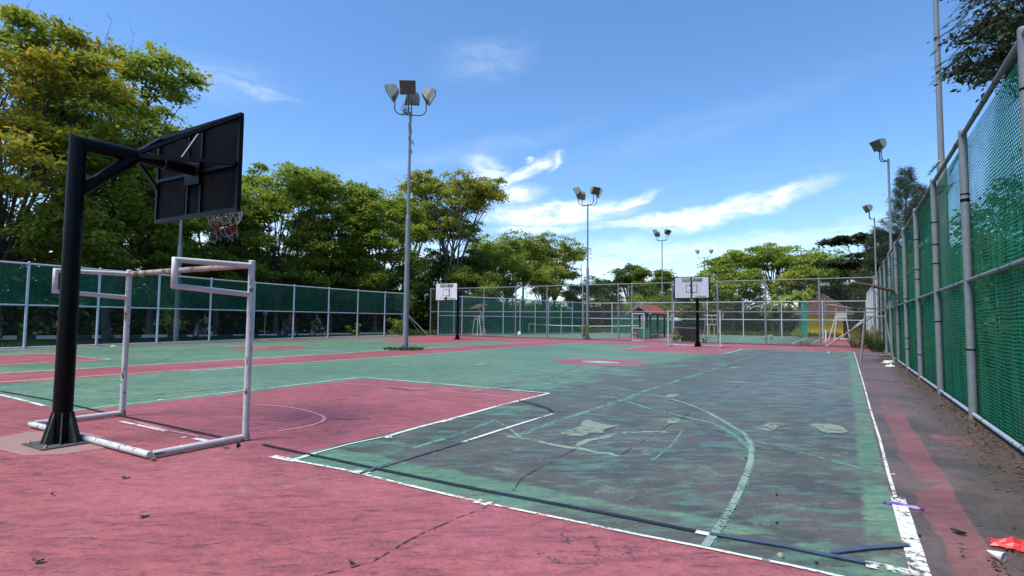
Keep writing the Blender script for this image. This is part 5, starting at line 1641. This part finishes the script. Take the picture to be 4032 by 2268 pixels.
def tree(label, x, y, H, Rc, zb, seed, mat='leaf_mid', shape='dome', lobes=10, per=16, m=70, L=.30, Wd=.13, flat=.34, clump=1.0, trunk=.22, fork=.28,
         bark='bark', bloom=None, group='trees around the courts', name='tree', lean=(0, 0), cat='tree', stems=1, twigs=True, lobe_r=.36, droop=.35, bare=0):
    rg = np.random.RandomState(seed)
    if cat == 'tree' and H > 8: lobes = int(lobes * 1.5); m = int(m * 1.7); L, Wd = L * 1.02, Wd * 1.2
    t = thing(name, label, cat, (x, y, -.05), 0, group)
    hc = (H - zb) / 2; zc = zb + hc
    # lobe centres
    LC, LR = [], []
    for i in range(lobes):
        a = 2 * math.pi * (i * .618 + rg.rand() * .25)
        f = (i + .5) / lobes
        if shape == 'dome':
            z = zc + hc * (.72 - 1.45 * (1 - f)) if i else zc + hc * .6
            zz = (z - zc) / hc
            rr = Rc * math.sqrt(max(.05, 1 - zz * zz)) * rg.uniform(.5, .78)
        elif shape == 'vase':
            z = zb + (H - zb) * rg.uniform(.35, .85); rr = Rc * (.25 + .5 * (z - zb) / (H - zb)) * rg.uniform(.6, 1.2)
        elif shape == 'umbrella':
            rr = Rc * math.sqrt(f) * .82; z = H - (H - zb) * (.18 + .35 * (rr / Rc) ** 2 + rg.uniform(0, .3))
        elif shape == 'tiers':
            z = zb + (H - zb) * ((i % 5) + .4) / 5; rr = Rc * (1.05 - .5 * (z - zb) / (H - zb)) * rg.uniform(.35, .8)
        elif shape == 'column':
            z = zb + (H - zb) * f; rr = Rc * rg.uniform(0, .35)
        LC.append((rr * math.cos(a) + lean[0] * z, rr * math.sin(a) + lean[1] * z, z))
        LR.append(Rc * lobe_r * rg.uniform(.75, 1.25) * (1 if shape != 'tiers' else 1.15))
    LC, LR = np.array(LC), np.array(LR)
    # clumps on the upper and outer side of each lobe
    C, CR, own = [], [], []
    for i in range(lobes):
        for j in range(per):
            v = rg.normal(0, 1, 3); v[2] = abs(v[2]) * .95 - .42
            v += np.array([LC[i][0], LC[i][1], 0]) / (Rc + .1) * .8
            v /= np.linalg.norm(v)
            vz = {'tiers': .14, 'umbrella': .62}.get(shape, .95)
            p = LC[i] + v * LR[i] * rg.uniform(.55, 1.08) * np.array([1.15, 1.15, vz])
            C.append(p); CR.append(clump * rg.uniform(.55, 1.15)); own.append(i)
    C, CR = np.array(C), np.array(CR)
    C[:, 2] = np.clip(C[:, 2], zb * .85, H)
    bc = None
    if bloom is not None:
        # flowering limbs: whole lobes carry blossom, none elsewhere
        fl = np.array([bloom if (rg.rand() < .55 and LC[i][2] > zb + (H - zb) * .35) else .0 for i in range(lobes)])
        bc = np.clip(fl[own] * rg.uniform(.2, 1.3, len(own)), 0, 1)
    arr = leaves(rg, C, CR, flat, m, L, Wd, droop, bloomC=bc)
    leaf_mesh('crown', *arr, MAT[mat], t)
    # wood
    b = MB()
    zt = zb * .55 + H * fork * .45
    tops = []
    for s in range(stems):
        a = 2 * math.pi * s / max(1, stems) + rg.rand()
        off = 0 if stems == 1 else trunk * 1.1
        base = (off * math.cos(a), off * math.sin(a), 0)
        top = (lean[0] * zt + (0 if stems == 1 else math.cos(a) * zt * .16), lean[1] * zt + (0 if stems == 1 else math.sin(a) * zt * .16), zt)
        pth = bez(base, top, 0, 6, rg); pth[0] = base
        r_ = trunk if stems == 1 else trunk * .7
        b.tube(pth, [r_ * (1.35 if i == 0 else 1 - .45 * i / 6) for i in range(7)], 10)
        tops.append((top, r_ * .55))
    for i in range(lobes):
        (top, r_) = tops[i % len(tops)]
        q = LC[i] * 1.0
        pth = bez(top, q, .12, 6, rg)
        b.tube(pth, r_ * .75, 6, caps=False, r_end=.035)
        if twigs:
            for j in range(0, per, 2 if per > 10 else 1):
                c = C[i * per + j]
                k0 = pth[rg.randint(3, 7)]
                b.tube(bez(k0, c, .1, 3, rg), .03 * (H / 14), 4, caps=False, r_end=.010)
    for i in range(bare):
        a = rg.rand() * 6.28; st = np.array([Rc * .2 * math.cos(a), Rc * .2 * math.sin(a), H * .8])
        en = st + np.array([rg.normal(0, .8), rg.normal(0, .8), H * .2 + rg.rand()])
        pth = bez(st, en, .1, 4, rg); b.tube(pth, .03, 4, caps=False, r_end=.008)
        for q in pth[2:]:
            for _ in range(2):
                e = np.array(q) + rg.normal(0, .35, 3) + np.array([0, 0, .4]); b.tube([q, tuple(e)], .01, 3, caps=False, r_end=.004)
    b.build('trunk', MAT[bark], t)
    return t


# left: the tall row beyond the fence and the road
tree('huge tree with yellow blossom at the top left corner of the picture', -33.5, 7.6, 19.0, 6.6, 1.9, 11, 'leaf_olive', lobes=17, per=17, m=74, clump=1.15, bloom=.8, trunk=.30, bare=3)
tree('tall dark green tree right behind the top of the foreground basketball pole', -34.2, 13.6, 20.6, 5.2, 1.9, 22, 'leaf_mid', lobes=15, per=16, m=74, clump=1.1, trunk=.28, bloom=.07, bare=2)
tree('green tree whose outer branches reach towards the sky just left of the black backboard', -37.2, 17.6, 17.6, 4.0, 1.8, 33, 'leaf_mid', lobes=13, per=16, m=74, clump=1.05, trunk=.25)
tree('tree hidden behind the black backboard', -38.5, 23.2, 14.2, 4.8, 1.7, 44, 'leaf_mid', lobes=12, per=15, m=70, trunk=.24)
tree('light green tree just right of the black backboard', -38.2, 29.0, 16.6, 5.3, 1.8, 55, 'leaf_mid', lobes=14, per=16, m=70, trunk=.26)
tree('full green tree left of the nearest four-headed floodlight pole', -37.2, 34.3, 17.4, 5.0, 1.7, 66, 'leaf_mid', lobes=14, per=16, m=72, trunk=.26)
tree('round-topped dense tree immediately behind the nearest four-headed floodlight pole', -34.5, 37.8, 15.8, 4.8, 1.6, 67, 'leaf_mid', lobes=14, per=16, m=72, trunk=.26)
tree('open tree with yellowing crown and several bare pale trunks, right of the nearest floodlight pole', -32.4, 47.6, 20.2, 5.6, 6.4, 77, 'leaf_olive', shape='vase', lobes=14, per=14, m=58, clump=1.0, bloom=.40, trunk=.42, stems=4, fork=.2, bark='bark_pale')
tree('taller thin tree behind the open yellowing tree', -41.0, 50.5, 18.3, 4.6, 8.0, 88, 'leaf_olive', shape='vase', lobes=9, per=11, m=55, trunk=.25, bloom=.12)
tree('dark bushy tree under the open yellowing tree, behind the left white backboard', -34.6, 50.2, 10.2, 5.0, 1.6, 99, 'leaf_deep', lobes=12, per=14, m=70, trunk=.2)
tree('bright lime green young tree above the left white backboard fence', -28.2, 47.0, 7.4, 2.8, 2.6, 111, 'leaf_lime', lobes=8, per=12, m=60, trunk=.12, L=.26)
tree('broad tree with pale gaps in its crown, left of the second floodlight pole', -37.0, 68.0, 15.3, 6.0, 4.6, 122, 'leaf_olive', lobes=14, per=13, m=52, trunk=.3, L=.34, clump=1.25)
tree('sparse tree standing behind the second floodlight pole', -33.0, 76.0, 15.2, 5.8, 4.6, 133, 'leaf_olive', shape='vase', lobes=12, per=12, m=48, trunk=.3, L=.34, clump=1.2)
tree('shaggy green tree between the lime tree and the second floodlight pole', -33.2, 58.5, 12.5, 4.8, 3.2, 134, 'leaf_mid', lobes=12, per=13, m=56, trunk=.26)
tree('pale twiggy tree just left of the second floodlight pole', -27.6, 62.0, 9.6, 3.6, 2.6, 135, 'leaf_olive', shape='vase', lobes=9, per=10, m=40, trunk=.2, bark='bark_pale')
tree('low dark tree right of the second floodlight pole', -27.8, 80.5, 8.4, 4.6, 2.0, 144, 'leaf_deep', lobes=10, per=13, m=55, L=.34, clump=1.2)
tree('slender tree with a candelabra crown above the red-roofed shelter', -22.0, 80.0, 10.9, 2.6, 5.2, 155, 'leaf_deep', shape='vase', lobes=8, per=8, m=44, L=.34, trunk=.16)
tree('compact bright green square-topped tree just left of the third floodlight pole', -18.5, 80.0, 10.0, 2.7, 3.0, 166, 'leaf_lime', lobes=10, per=13, m=60, L=.32, trunk=.16)
tree('weeping yellow green clump of bamboo rising behind the red-roofed shelter', -12.7, 62.5, 4.9, 2.9, 1.0, 177, 'leaf_lime', lobes=9, per=13, m=62, L=.40, Wd=.06, droop=1.1, trunk=.08, stems=5, flat=.5)
tree('leftmost of the wide airy umbrella trees behind the cracked backboard', -8.2, 88.0, 14.2, 4.3, 6.6, 188, 'leaf_mid', shape='umbrella', lobes=13, per=9, m=30, L=.34, Wd=.15, trunk=.26, flat=.22, clump=1.1)
tree('tallest of the wide airy umbrella trees, in the middle of their group', -2.0, 87.5, 15.3, 4.6, 6.4, 199, 'leaf_mid', shape='umbrella', lobes=14, per=9, m=30, L=.34, Wd=.15, trunk=.28, flat=.22, clump=1.1)
tree('rightmost of the wide airy umbrella trees, left of the layered dark tree', 3.6, 90.0, 13.8, 4.2, 6.2, 200, 'leaf_mid', shape='umbrella', lobes=12, per=9, m=30, L=.34, Wd=.15, trunk=.24, flat=.22, clump=1.1)
tree('yellowish tree under the umbrella trees, above the palms', 3.4, 80.0, 8.9, 4.4, 4.4, 211, 'leaf_olive', lobes=11, per=11, m=46, L=.34, bloom=.15)
tree('olive green tree behind the cracked backboard', -6.5, 80.0, 9.4, 4.8, 2.6, 212, 'leaf_mid', lobes=12, per=12, m=52, L=.34)
tree('dull green tree left of the cracked backboard, right of the third floodlight pole', -14.2, 84.0, 8.2, 4.2, 2.0, 213, 'leaf_olive', lobes=10, per=12, m=50, L=.34)
tree('dark tree with flat layered branches right of the umbrella trees', 9.6, 68.5, 11.6, 4.8, 5.0, 222, 'leaf_dark', shape='tiers', lobes=13, per=12, m=60, L=.32, Wd=.2, flat=.16, trunk=.25)
tree('dense dark tree behind the yellow hut', 9.2, 78.0, 9.6, 4.8, .8, 223, 'leaf_deep', lobes=13, per=14, m=62, L=.32)
tree('dark spreading tree behind the end of the right fence', 13.6, 66.0, 9.8, 4.6, 1.0, 224, 'leaf_deep', lobes=12, per=14, m=62, L=.30)


def casuarina(label, x, y, H, Rc, seed, zb=1.5, density=1.0, mat='leaf_blue', needle=.42, group='needle trees at the right'):
    rg = np.random.RandomState(seed)
    t = thing('casuarina_tree', label, 'tree', (x, y, -.05), 0, group)
    C, D = [], []
    b = MB()
    b.tube([(0, 0, 0), (0.05, .02, H * .5), (0, 0, H)], [.20, .12, .02], 8)
    nb = int(60 * density)
    for i in range(nb):
        f = (i + rg.rand()) / nb; z = zb + (H - zb) * f
        a = i * 2.399 + rg.rand()
        L = Rc * (1 - f) ** .65 * rg.uniform(.55, 1.15) + .15
        p0 = np.array([0, 0, z]); p1 = np.array([math.cos(a) * L, math.sin(a) * L, z + L * rg.uniform(.5, 1.0)])
        pth = bez(p0, p1, -.15, 4, rg)
        b.tube(pth, .03 * (1.1 - f), 4, caps=False, r_end=.008)
        nn = int(6 + 10 * L)
        for j in range(nn):
            q = np.array(pth[1]) + (np.array(pth[4]) - np.array(pth[1])) * (j + rg.rand()) / nn
            C.append(q); D.append(np.array([math.cos(a), math.sin(a), .5]))
    C = np.array(C); D = np.array(D)
    mm = 15
    idx = np.repeat(np.arange(len(C)), mm)
    d = D[idx] * .5 + rg.normal(0, .5, (len(idx), 3)); d[:, 2] -= .15
    d = unit(d)
    pos = C[idx] + rg.normal(0, .14, (len(idx), 3)) + d * needle * .4
    nr = unit(rg.normal(0, 1, (len(idx), 3)))
    leaf_mesh('needles', pos, d, nr, rg.uniform(.6, 1.2, len(idx)) * needle, .022 * rg.uniform(.7, 1.3, len(idx)) * (needle / .42), rg.rand(len(C))[idx] * .7 + rg.rand(len(idx)) * .3, np.zeros(len(idx)), MAT[mat], t)
    b.build('trunk', MAT['bark'], t)
    return t


casuarina('tallest spiky needle tree behind the right fence', 12.3, 58.0, 15.7, 2.9, 301, 3.0, 1.25, needle=.55)
casuarina('smaller spiky needle tree to the right of the tallest one', 13.3, 55.6, 13.4, 2.3, 302, 3.0, 1.0, needle=.55)
casuarina('feathery lower needle tree left of the tallest one', 10.4, 62.5, 10.8, 2.8, 303, 2.0, 1.0, needle=.55)


def near_tree():
    """the tree overhanging the right fence: broad dark leaves and hanging needle sprays"""
    rg = np.random.RandomState(401)
    t = thing('tree', 'big dark tree hanging over the right fence at the top right corner', 'tree', (13.4, 12.5, -.05), 0, 'dark trees behind the right fence')
    tx, ty = 13.4, 12.5
    lob = [(9.9, 10.1, 7.4, .55), (9.95, 8.4, 6.1, .55), (10.2, 9.2, 6.9, .75), (10.6, 10.5, 8.2, 1.0), (10.4, 9.0, 8.4, .9), (9.75, 10.3, 6.75, .35), (11.0, 11.6, 7.2, .9),
           (11.4, 9.6, 7.4, 1.1), (10.2, 11.1, 9.2, .8), (10.9, 8.0, 6.6, 1.0), (12.4, 10.2, 8.6, 1.4), (13.4, 12.5, 9.5, 1.8), (12.8, 8.2, 7.6, 1.4), (11.6, 7.6, 8.8, 1.2), (11.2, 13.6, 4.6, .9), (11.6, 12.0, 4.9, .8),
           (11.2, 10.6, 3.3, .7), (11.4, 8.6, 4.9, .8), (12.2, 15.8, 4.6, 1.2), (12.0, 6.8, 5.4, 1.0)]
    C, CR = [], []; b = MB()
    b.tube([(0, 0, 0), (-.1, -.1, 3.2), (-.5, -.4, 6.0), (-.9, -.9, 8.6)], [.32, .24, .18, .06], 12)
    for (x, y, z, r_) in lob:
        x -= tx; y -= ty
        st = (-.1 - .4 * min(1, z / 9), -.1 - .4 * min(1, z / 9), min(z * .72, 6.8))
        pth = bez(st, (x, y, z), .22, 6, rg); b.tube(pth, .07, 6, caps=False, r_end=.012)
        for j in range(int(10 + 16 * r_)):
            v = rg.normal(0, .55, 3) * r_ * np.array([1, 1, .75])
            C.append(np.array([x, y, z]) + v); CR.append(rg.uniform(.18, .34))
            if j % 2 == 0: b.tube(bez(pth[rg.randint(3, 7)], C[-1], .1, 3, rg), .012, 4, caps=False, r_end=.004)
    C, CR = np.array(C), np.array(CR)
    leaf_mesh('crown', *leaves(rg, C, CR, .55, 46, .105, .05, .5, up=.5), MAT['leaf_dark'], t)
    # hanging needle sprays reaching left over the lamp pole
    P, D, Ls = [], [], []
    for (x, y, z, n, ln) in ((9.85, 9.6, 7.35, 9, .75), (9.75, 9.8, 6.95, 7, .7), (9.95, 8.6, 6.2, 6, .5), (10.3, 8.2, 6.1, 7, .6), (10.1, 9.6, 6.5, 6, .5), (9.8, 10.4, 8.2, 5, .6),
                             (9.45, 11.4, 5.15, 3, .25), (9.4, 12.2, 4.7, 3, .2), (10.7, 8.8, 7.3, 12, .8), (10.9, 9.8, 6.4, 12, .8), (11.0, 10.4, 5.4, 9, .7)):
        for k in range(n):
            base = np.array([x - tx, y - ty, z]) + rg.normal(0, .14, 3)
            dr = unit(np.array([[-.78 + rg.normal(0, .25), -.15 + rg.normal(0, .4), -.42 + rg.normal(0, .22)]]))[0]
            nn = 70
            for i in range(nn):
                f = rg.rand() ** .8
                p = base + dr * ln * f + np.array([0, 0, -.16 * f * f])
                P.append(p + rg.normal(0, .012, 3)); D.append(dr + rg.normal(0, .22, 3) + np.array([0, 0, -.12])); Ls.append(.13)
            b.tube([tuple(base + np.array([.12, .02, .06])), tuple(base), tuple(base + dr * ln)], .005, 4, caps=False, r_end=.002)
    P, D = np.array(P), unit(np.array(D))
    leaf_mesh('needles', P, D, unit(rg.normal(0, 1, P.shape)), np.array(Ls) * rg.uniform(.7, 1.4, len(P)), .0075, rg.rand(len(P)), np.zeros(len(P)), MAT['leaf_dark'], t)
    b.build('trunk', MAT['bark'], t)


near_tree()
K = dict(mat='leaf_deep', L=.20, Wd=.10, per=12, m=52, clump=.75, trunk=.16, group='dark trees behind the right fence')
tree('leafy dark tree seen through the netting between the second and third right fence posts', 13.6, 22.0, 6.6, 3.4, 1.0, 411, lobes=12, **K)
tree('leafy dark tree seen through the netting behind the rusty umpire chair', 13.8, 30.5, 6.4, 3.2, .8, 412, lobes=12, **K)
tree('leafy dark tree beyond the fence, just before the spiky needle trees', 13.6, 40.0, 6.8, 3.4, .8, 413, lobes=12, **K)
tree('leafy dark tree behind the far part of the right fence', 14.0, 49.0, 7.2, 3.4, .8, 414, lobes=12, **K)
tree('low dark tree outside the fence at the right edge of the picture', 13.8, 5.0, 5.0, 2.8, .6, 415, lobes=12, **K)
tree('dark bush filling the gap below the overhanging tree outside the fence', 12.9, 15.4, 3.6, 2.2, .2, 416, lobes=9, **K)


def palm(label, x, y, H, n, Lf, seed, group='palms in front of the far trees'):
    rg = np.random.RandomState(seed)
    t = thing('palm', label, 'palm', (x, y, -.05), 0, group)
    b = MB(); b.tube([(0, 0, 0), (.05, 0, H * .5), (0, 0, H)], [.2, .16, .14], 8); b.build('trunk', MAT['bark'], t)
    P, D, N_, T = [], [], [], []
    for i in range(n):
        a = i * 2.399; el_ = R(rg.uniform(15, 75))
        base = np.array([0, 0, H]); dirh = np.array([math.cos(a), math.sin(a), 0])
        for k in range(34):
            f = (k + 1) / 34
            p = base + dirh * Lf * f * math.cos(el_) * (1 - .15 * f) + np.array([0, 0, Lf * (math.sin(el_) * f - .95 * f * f * (.6 + .5 * math.cos(el_)))])
            for s in (-1, 1):
                side = np.array([-dirh[1], dirh[0], 0]) * s
                d = unit(np.array([side * .7 + dirh * .5 + np.array([0, 0, -.75])]))[0]
                P.append(p + d * .22); D.append(d); N_.append(np.array([0, 0, 1.]) + rg.normal(0, .3, 3)); T.append(rg.rand())
    leaf_mesh('fronds', np.array(P), np.array(D), unit(np.array(N_)), .62, .075, np.array(T), np.zeros(len(P)), MAT['leaf_mid'], t)


palm('palm with drooping fronds right of the cracked backboard', .4, 72, 4.1, 15, 3.2, 501)
palm('middle palm left of the yellow hut', 2.6, 71, 4.4, 16, 3.2, 502)
palm('palm nearest the yellow hut roof', 4.0, 74, 4.9, 14, 3.2, 503)


def mass(name, label, cat, pts, mat, m, L, Wd, seed, kind='stuff', flat=.8, droop=.3):
    rg = np.random.RandomState(seed)
    C = np.array([p[:3] for p in pts]); r_ = np.array([p[3] for p in pts])
    o = leaf_mesh(name, *leaves(rg, C, r_, flat, m, L, Wd, droop), MAT[mat])
    return tag(o, label, cat, None, kind)


rgp = np.random.RandomState(7)
pts = []
wall = [(-52, -8), (-47, 8), (-45, 18), (-43, 28), (-41.5, 38), (-44, 50), (-45, 60), (-44, 72), (-40, 86), (-30, 90), (-18, 92), (-6, 95), (6, 94), (14, 88), (18, 74)]
for i in range(len(wall) - 1):
    p, q = np.array(wall[i]), np.array(wall[i + 1]); L_ = np.linalg.norm(q - p)
    for k in range(int(L_ * 6)):
        c = p + (q - p) * rgp.rand() + rgp.normal(0, .9, 2)
        pts.append((c[0], c[1], rgp.uniform(.2, 3.6), rgp.uniform(.9, 1.5)))
    hh = 8.5 if i < 5 else (5.2 if i < 8 else 4.6)
    for k in range(int(L_ * (15.0 if i < 5 else 8.0))):
        c = p + (q - p) * rgp.rand() + rgp.normal(0, 1.2, 2)
        pts.append((c[0], c[1], rgp.uniform(.3, hh) * rgp.uniform(.6, 1), rgp.uniform(.9, 1.8)))
mass('undergrowth', 'dark mass of bushes and low branches filling the wood behind the tree rows', 'undergrowth', pts, 'leaf_deep', 85, .50, .30, 71)
pts = []
for k in range(420):
    yv = rgp.uniform(-4, 60); pts.append((rgp.uniform(11.0, 16.5), yv, rgp.uniform(.1, 2.6) * rgp.uniform(.4, 1), rgp.uniform(.5, 1.0)))
mass('hedge', 'tangled green bushes along the outer side of the right fence', 'bushes', pts, 'leaf_deep', 60, .20, .11, 72)
# low shrubs hanging over the verge behind the left fence
def shrub(label, x, y, h, r_, seed, mat='leaf_mid', L=.16, Wd=.08, n=16, m=44, group=None, flat=.7, name='shrub', cat='bush'):
    rg = np.random.RandomState(seed)
    t = thing(name, label, cat, (x, y, -.02), 0, group)
    C = np.array([(rg.normal(0, .42) * r_, rg.normal(0, .42) * r_, h * rg.uniform(.2, .95)) for _ in range(n)])
    leaf_mesh('foliage', *leaves(rg, C, np.full(n, r_ * .42), flat, m, L, Wd, .4), MAT[mat], t)
    b = MB()
    for c in C[::2]: b.tube(bez((0, 0, 0), c, .1, 3, rg), .012, 4, caps=False, r_end=.004)
    b.build('stems', MAT['bark'], t)
    return t


shrub('leafy branch sapling hanging by the lamp pole outside the left fence', -27.0, 13.8, 3.3, 1.0, 601, 'leaf_mid', n=20)
shrub('bushy shrub at the foot of the left fence end', -25.5, 31.6, 1.5, .65, 602, 'leaf_mid')
shrub('small yellowish sapling outside the left fence right of the motorbikes', -26.3, 27.6, 1.2, .5, 603, 'leaf_lime', n=9)
shrub('weed bush growing around the foot of the second floodlight pole', -10.15, 36.2, 1.1, .45, 604, 'leaf_mid', n=9, L=.12)
shrub('small weed bush left of the black cloth stand', -3.0, 35.9, .8, .38, 605, 'leaf_mid', n=9, L=.11)
shrub('green bush at the left wall of the yellow hut', 3.2, 61.0, 1.0, .8, 606, 'leaf_mid', n=14)
shrub('round bush right of the yellow hut near the fence', 8.2, 58.4, 1.0, .8, 607, 'leaf_olive', n=14)


def tuft(label, x, y, h, r_, n, seed, mat='grass', wd=.018, group='tufts of tall grass'):
    rg = np.random.RandomState(seed)
    a = rg.rand(n) * 6.28; rr = r_ * np.sqrt(rg.rand(n))
    base = np.stack([rr * np.cos(a), rr * np.sin(a), np.zeros(n)], 1)
    out = unit(np.stack([np.cos(a), np.sin(a), np.zeros(n)], 1) * .6 + rg.normal(0, .35, (n, 3)))
    hh = h * rg.uniform(.5, 1.1, n)
    d1 = unit(out * .35 + np.array([0, 0, 1.0])); d2 = unit(out * 1.0 + np.array([0, 0, .25]))
    nr = unit(rg.normal(0, 1, (n, 3)))
    P = np.concatenate([base + d1 * hh[:, None] * .36, base + d1 * hh[:, None] * .66 + d2 * hh[:, None] * .28])
    D = np.concatenate([d1, d2]); N2 = np.concatenate([nr, nr])
    o = leaf_mesh('grass_tuft', P, D, N2, np.concatenate([hh * .8, hh * .65]), wd, rg.rand(2 * n), np.zeros(2 * n), MAT[mat])
    o.location = (x, y, 0)
    return tag(o, label, 'grass', group)


tuft('tallest clump of dry green grass at the corner behind the rusty umpire chair', 8.65, 33.6, 1.5, .32, 200, 701, 'grass_dry', .03)
tuft('clump of tall dry grass at the foot of the slanting fence brace', 7.9, 34.9, .8, .35, 130, 702, 'grass_dry', .03)
tuft('clump of tall grass beyond the cross fence at the right corner', 8.75, 38.0, 1.4, .3, 200, 703, 'grass_dry', .035)
tuft('green grass clump against the right fence beyond the umpire chair', 8.7, 30.0, 1.0, .3, 160, 704, 'grass', .03)
tuft('thin weeds left of the slanting fence brace', 5.2, 35.3, .55, .5, 60, 705, 'grass_dry', .02)
tuft('single weed at the cross fence, fourth post from the right', -.9, 35.3, .7, .12, 24, 706, 'grass', .03)
tuft('ring of weeds around the foot of the nearest four-headed floodlight pole', -10.15, 15.6, .16, .9, 420, 707, 'grass', .03)
tuft('grass along the foot of the yellow hut', 5.2, 61.6, .6, 1.6, 420, 708, 'grass', .05)


def scatter(name, label, cat, n, fn, mat, L, Wd, seed, upright=False):
    rg = np.random.RandomState(seed)
    P = np.array([fn(rg) for _ in range(n)])
    if upright:
        d = rg.normal(0, .35, (n, 3)); d[:, 2] = 1
        nr = rg.normal(0, 1, (n, 3))
        Ls = L * rg.uniform(.5, 1.2, n); P[:, 2] += Ls * .4
    else:
        d = rg.normal(0, 1, (n, 3)); d[:, 2] *= .18; nr = rg.normal(0, .25, (n, 3)); nr[:, 2] = 1
        Ls = L * rg.uniform(.5, 1.2, n)
    o = leaf_mesh(name, P, unit(d), unit(nr), Ls, Wd, rg.rand(n), np.zeros(n), MAT[mat])
    return tag(o, label, cat, None, 'stuff')


def lf_x(y):
    for (x0, y0), (x1, y1) in zip(LF, LF[1:]):
        if y0 <= y <= y1: return x0 + (x1 - x0) * (y - y0) / (y1 - y0)
    return LF[0][0] if y < LF[0][1] else LF[-1][0]


def verge(rg):
    y = rg.uniform(1, 38); x = lf_x(y) - .35 - rg.rand() * 7.0
    return (x, y, -.06)


scatter('grass', 'short green grass on the verge between the left fence and the kerb', 'grass', 26000, verge, 'grass', .20, .05, 801, True)
scatter('leaf_litter', 'brown dead leaves and soil crumbs along the foot of the right fence', 'leaf litter', 2600,
        lambda rg: (8.98 - abs(rg.normal(0, .22)), rg.uniform(-2, 33), .012), 'dry_leaf', .06, .03, 802)
scatter('leaf_litter', 'dry leaves and twigs heaped at the bottom right corner of the court', 'leaf litter', 700,
        lambda rg: (8.55 + rg.normal(0, .22), .35 + rg.normal(0, .33), .014 + .02 * rg.rand()), 'dry_leaf', .07, .02, 803)
scatter('weeds', 'thin dry weeds growing along the foot of the cross fence', 'weeds', 700,
        lambda rg: (rg.uniform(-22, 8.6) if rg.rand() < .5 else rg.normal(5.5, 2.2), 35.5 + rg.normal(0, .12), 0), 'grass_dry', .22, .012, 804, True)
scatter('grass', 'green grass beyond the tennis courts under the far trees', 'grass', 9000,
        lambda rg: (rg.uniform(-34, 12), rg.uniform(63.5, 82), -.06), 'grass_far', .5, .16, 805, True)
scatter('grass', 'tall grass and weeds outside the green netted fence on the far left', 'grass', 6000,
        lambda rg: ((lambda y: (-24.6 + (y - 36) * .25 - .6 - rg.rand() * 6, y, -.06))(rg.uniform(34, 60))), 'grass_far', .6, .10, 806, True)
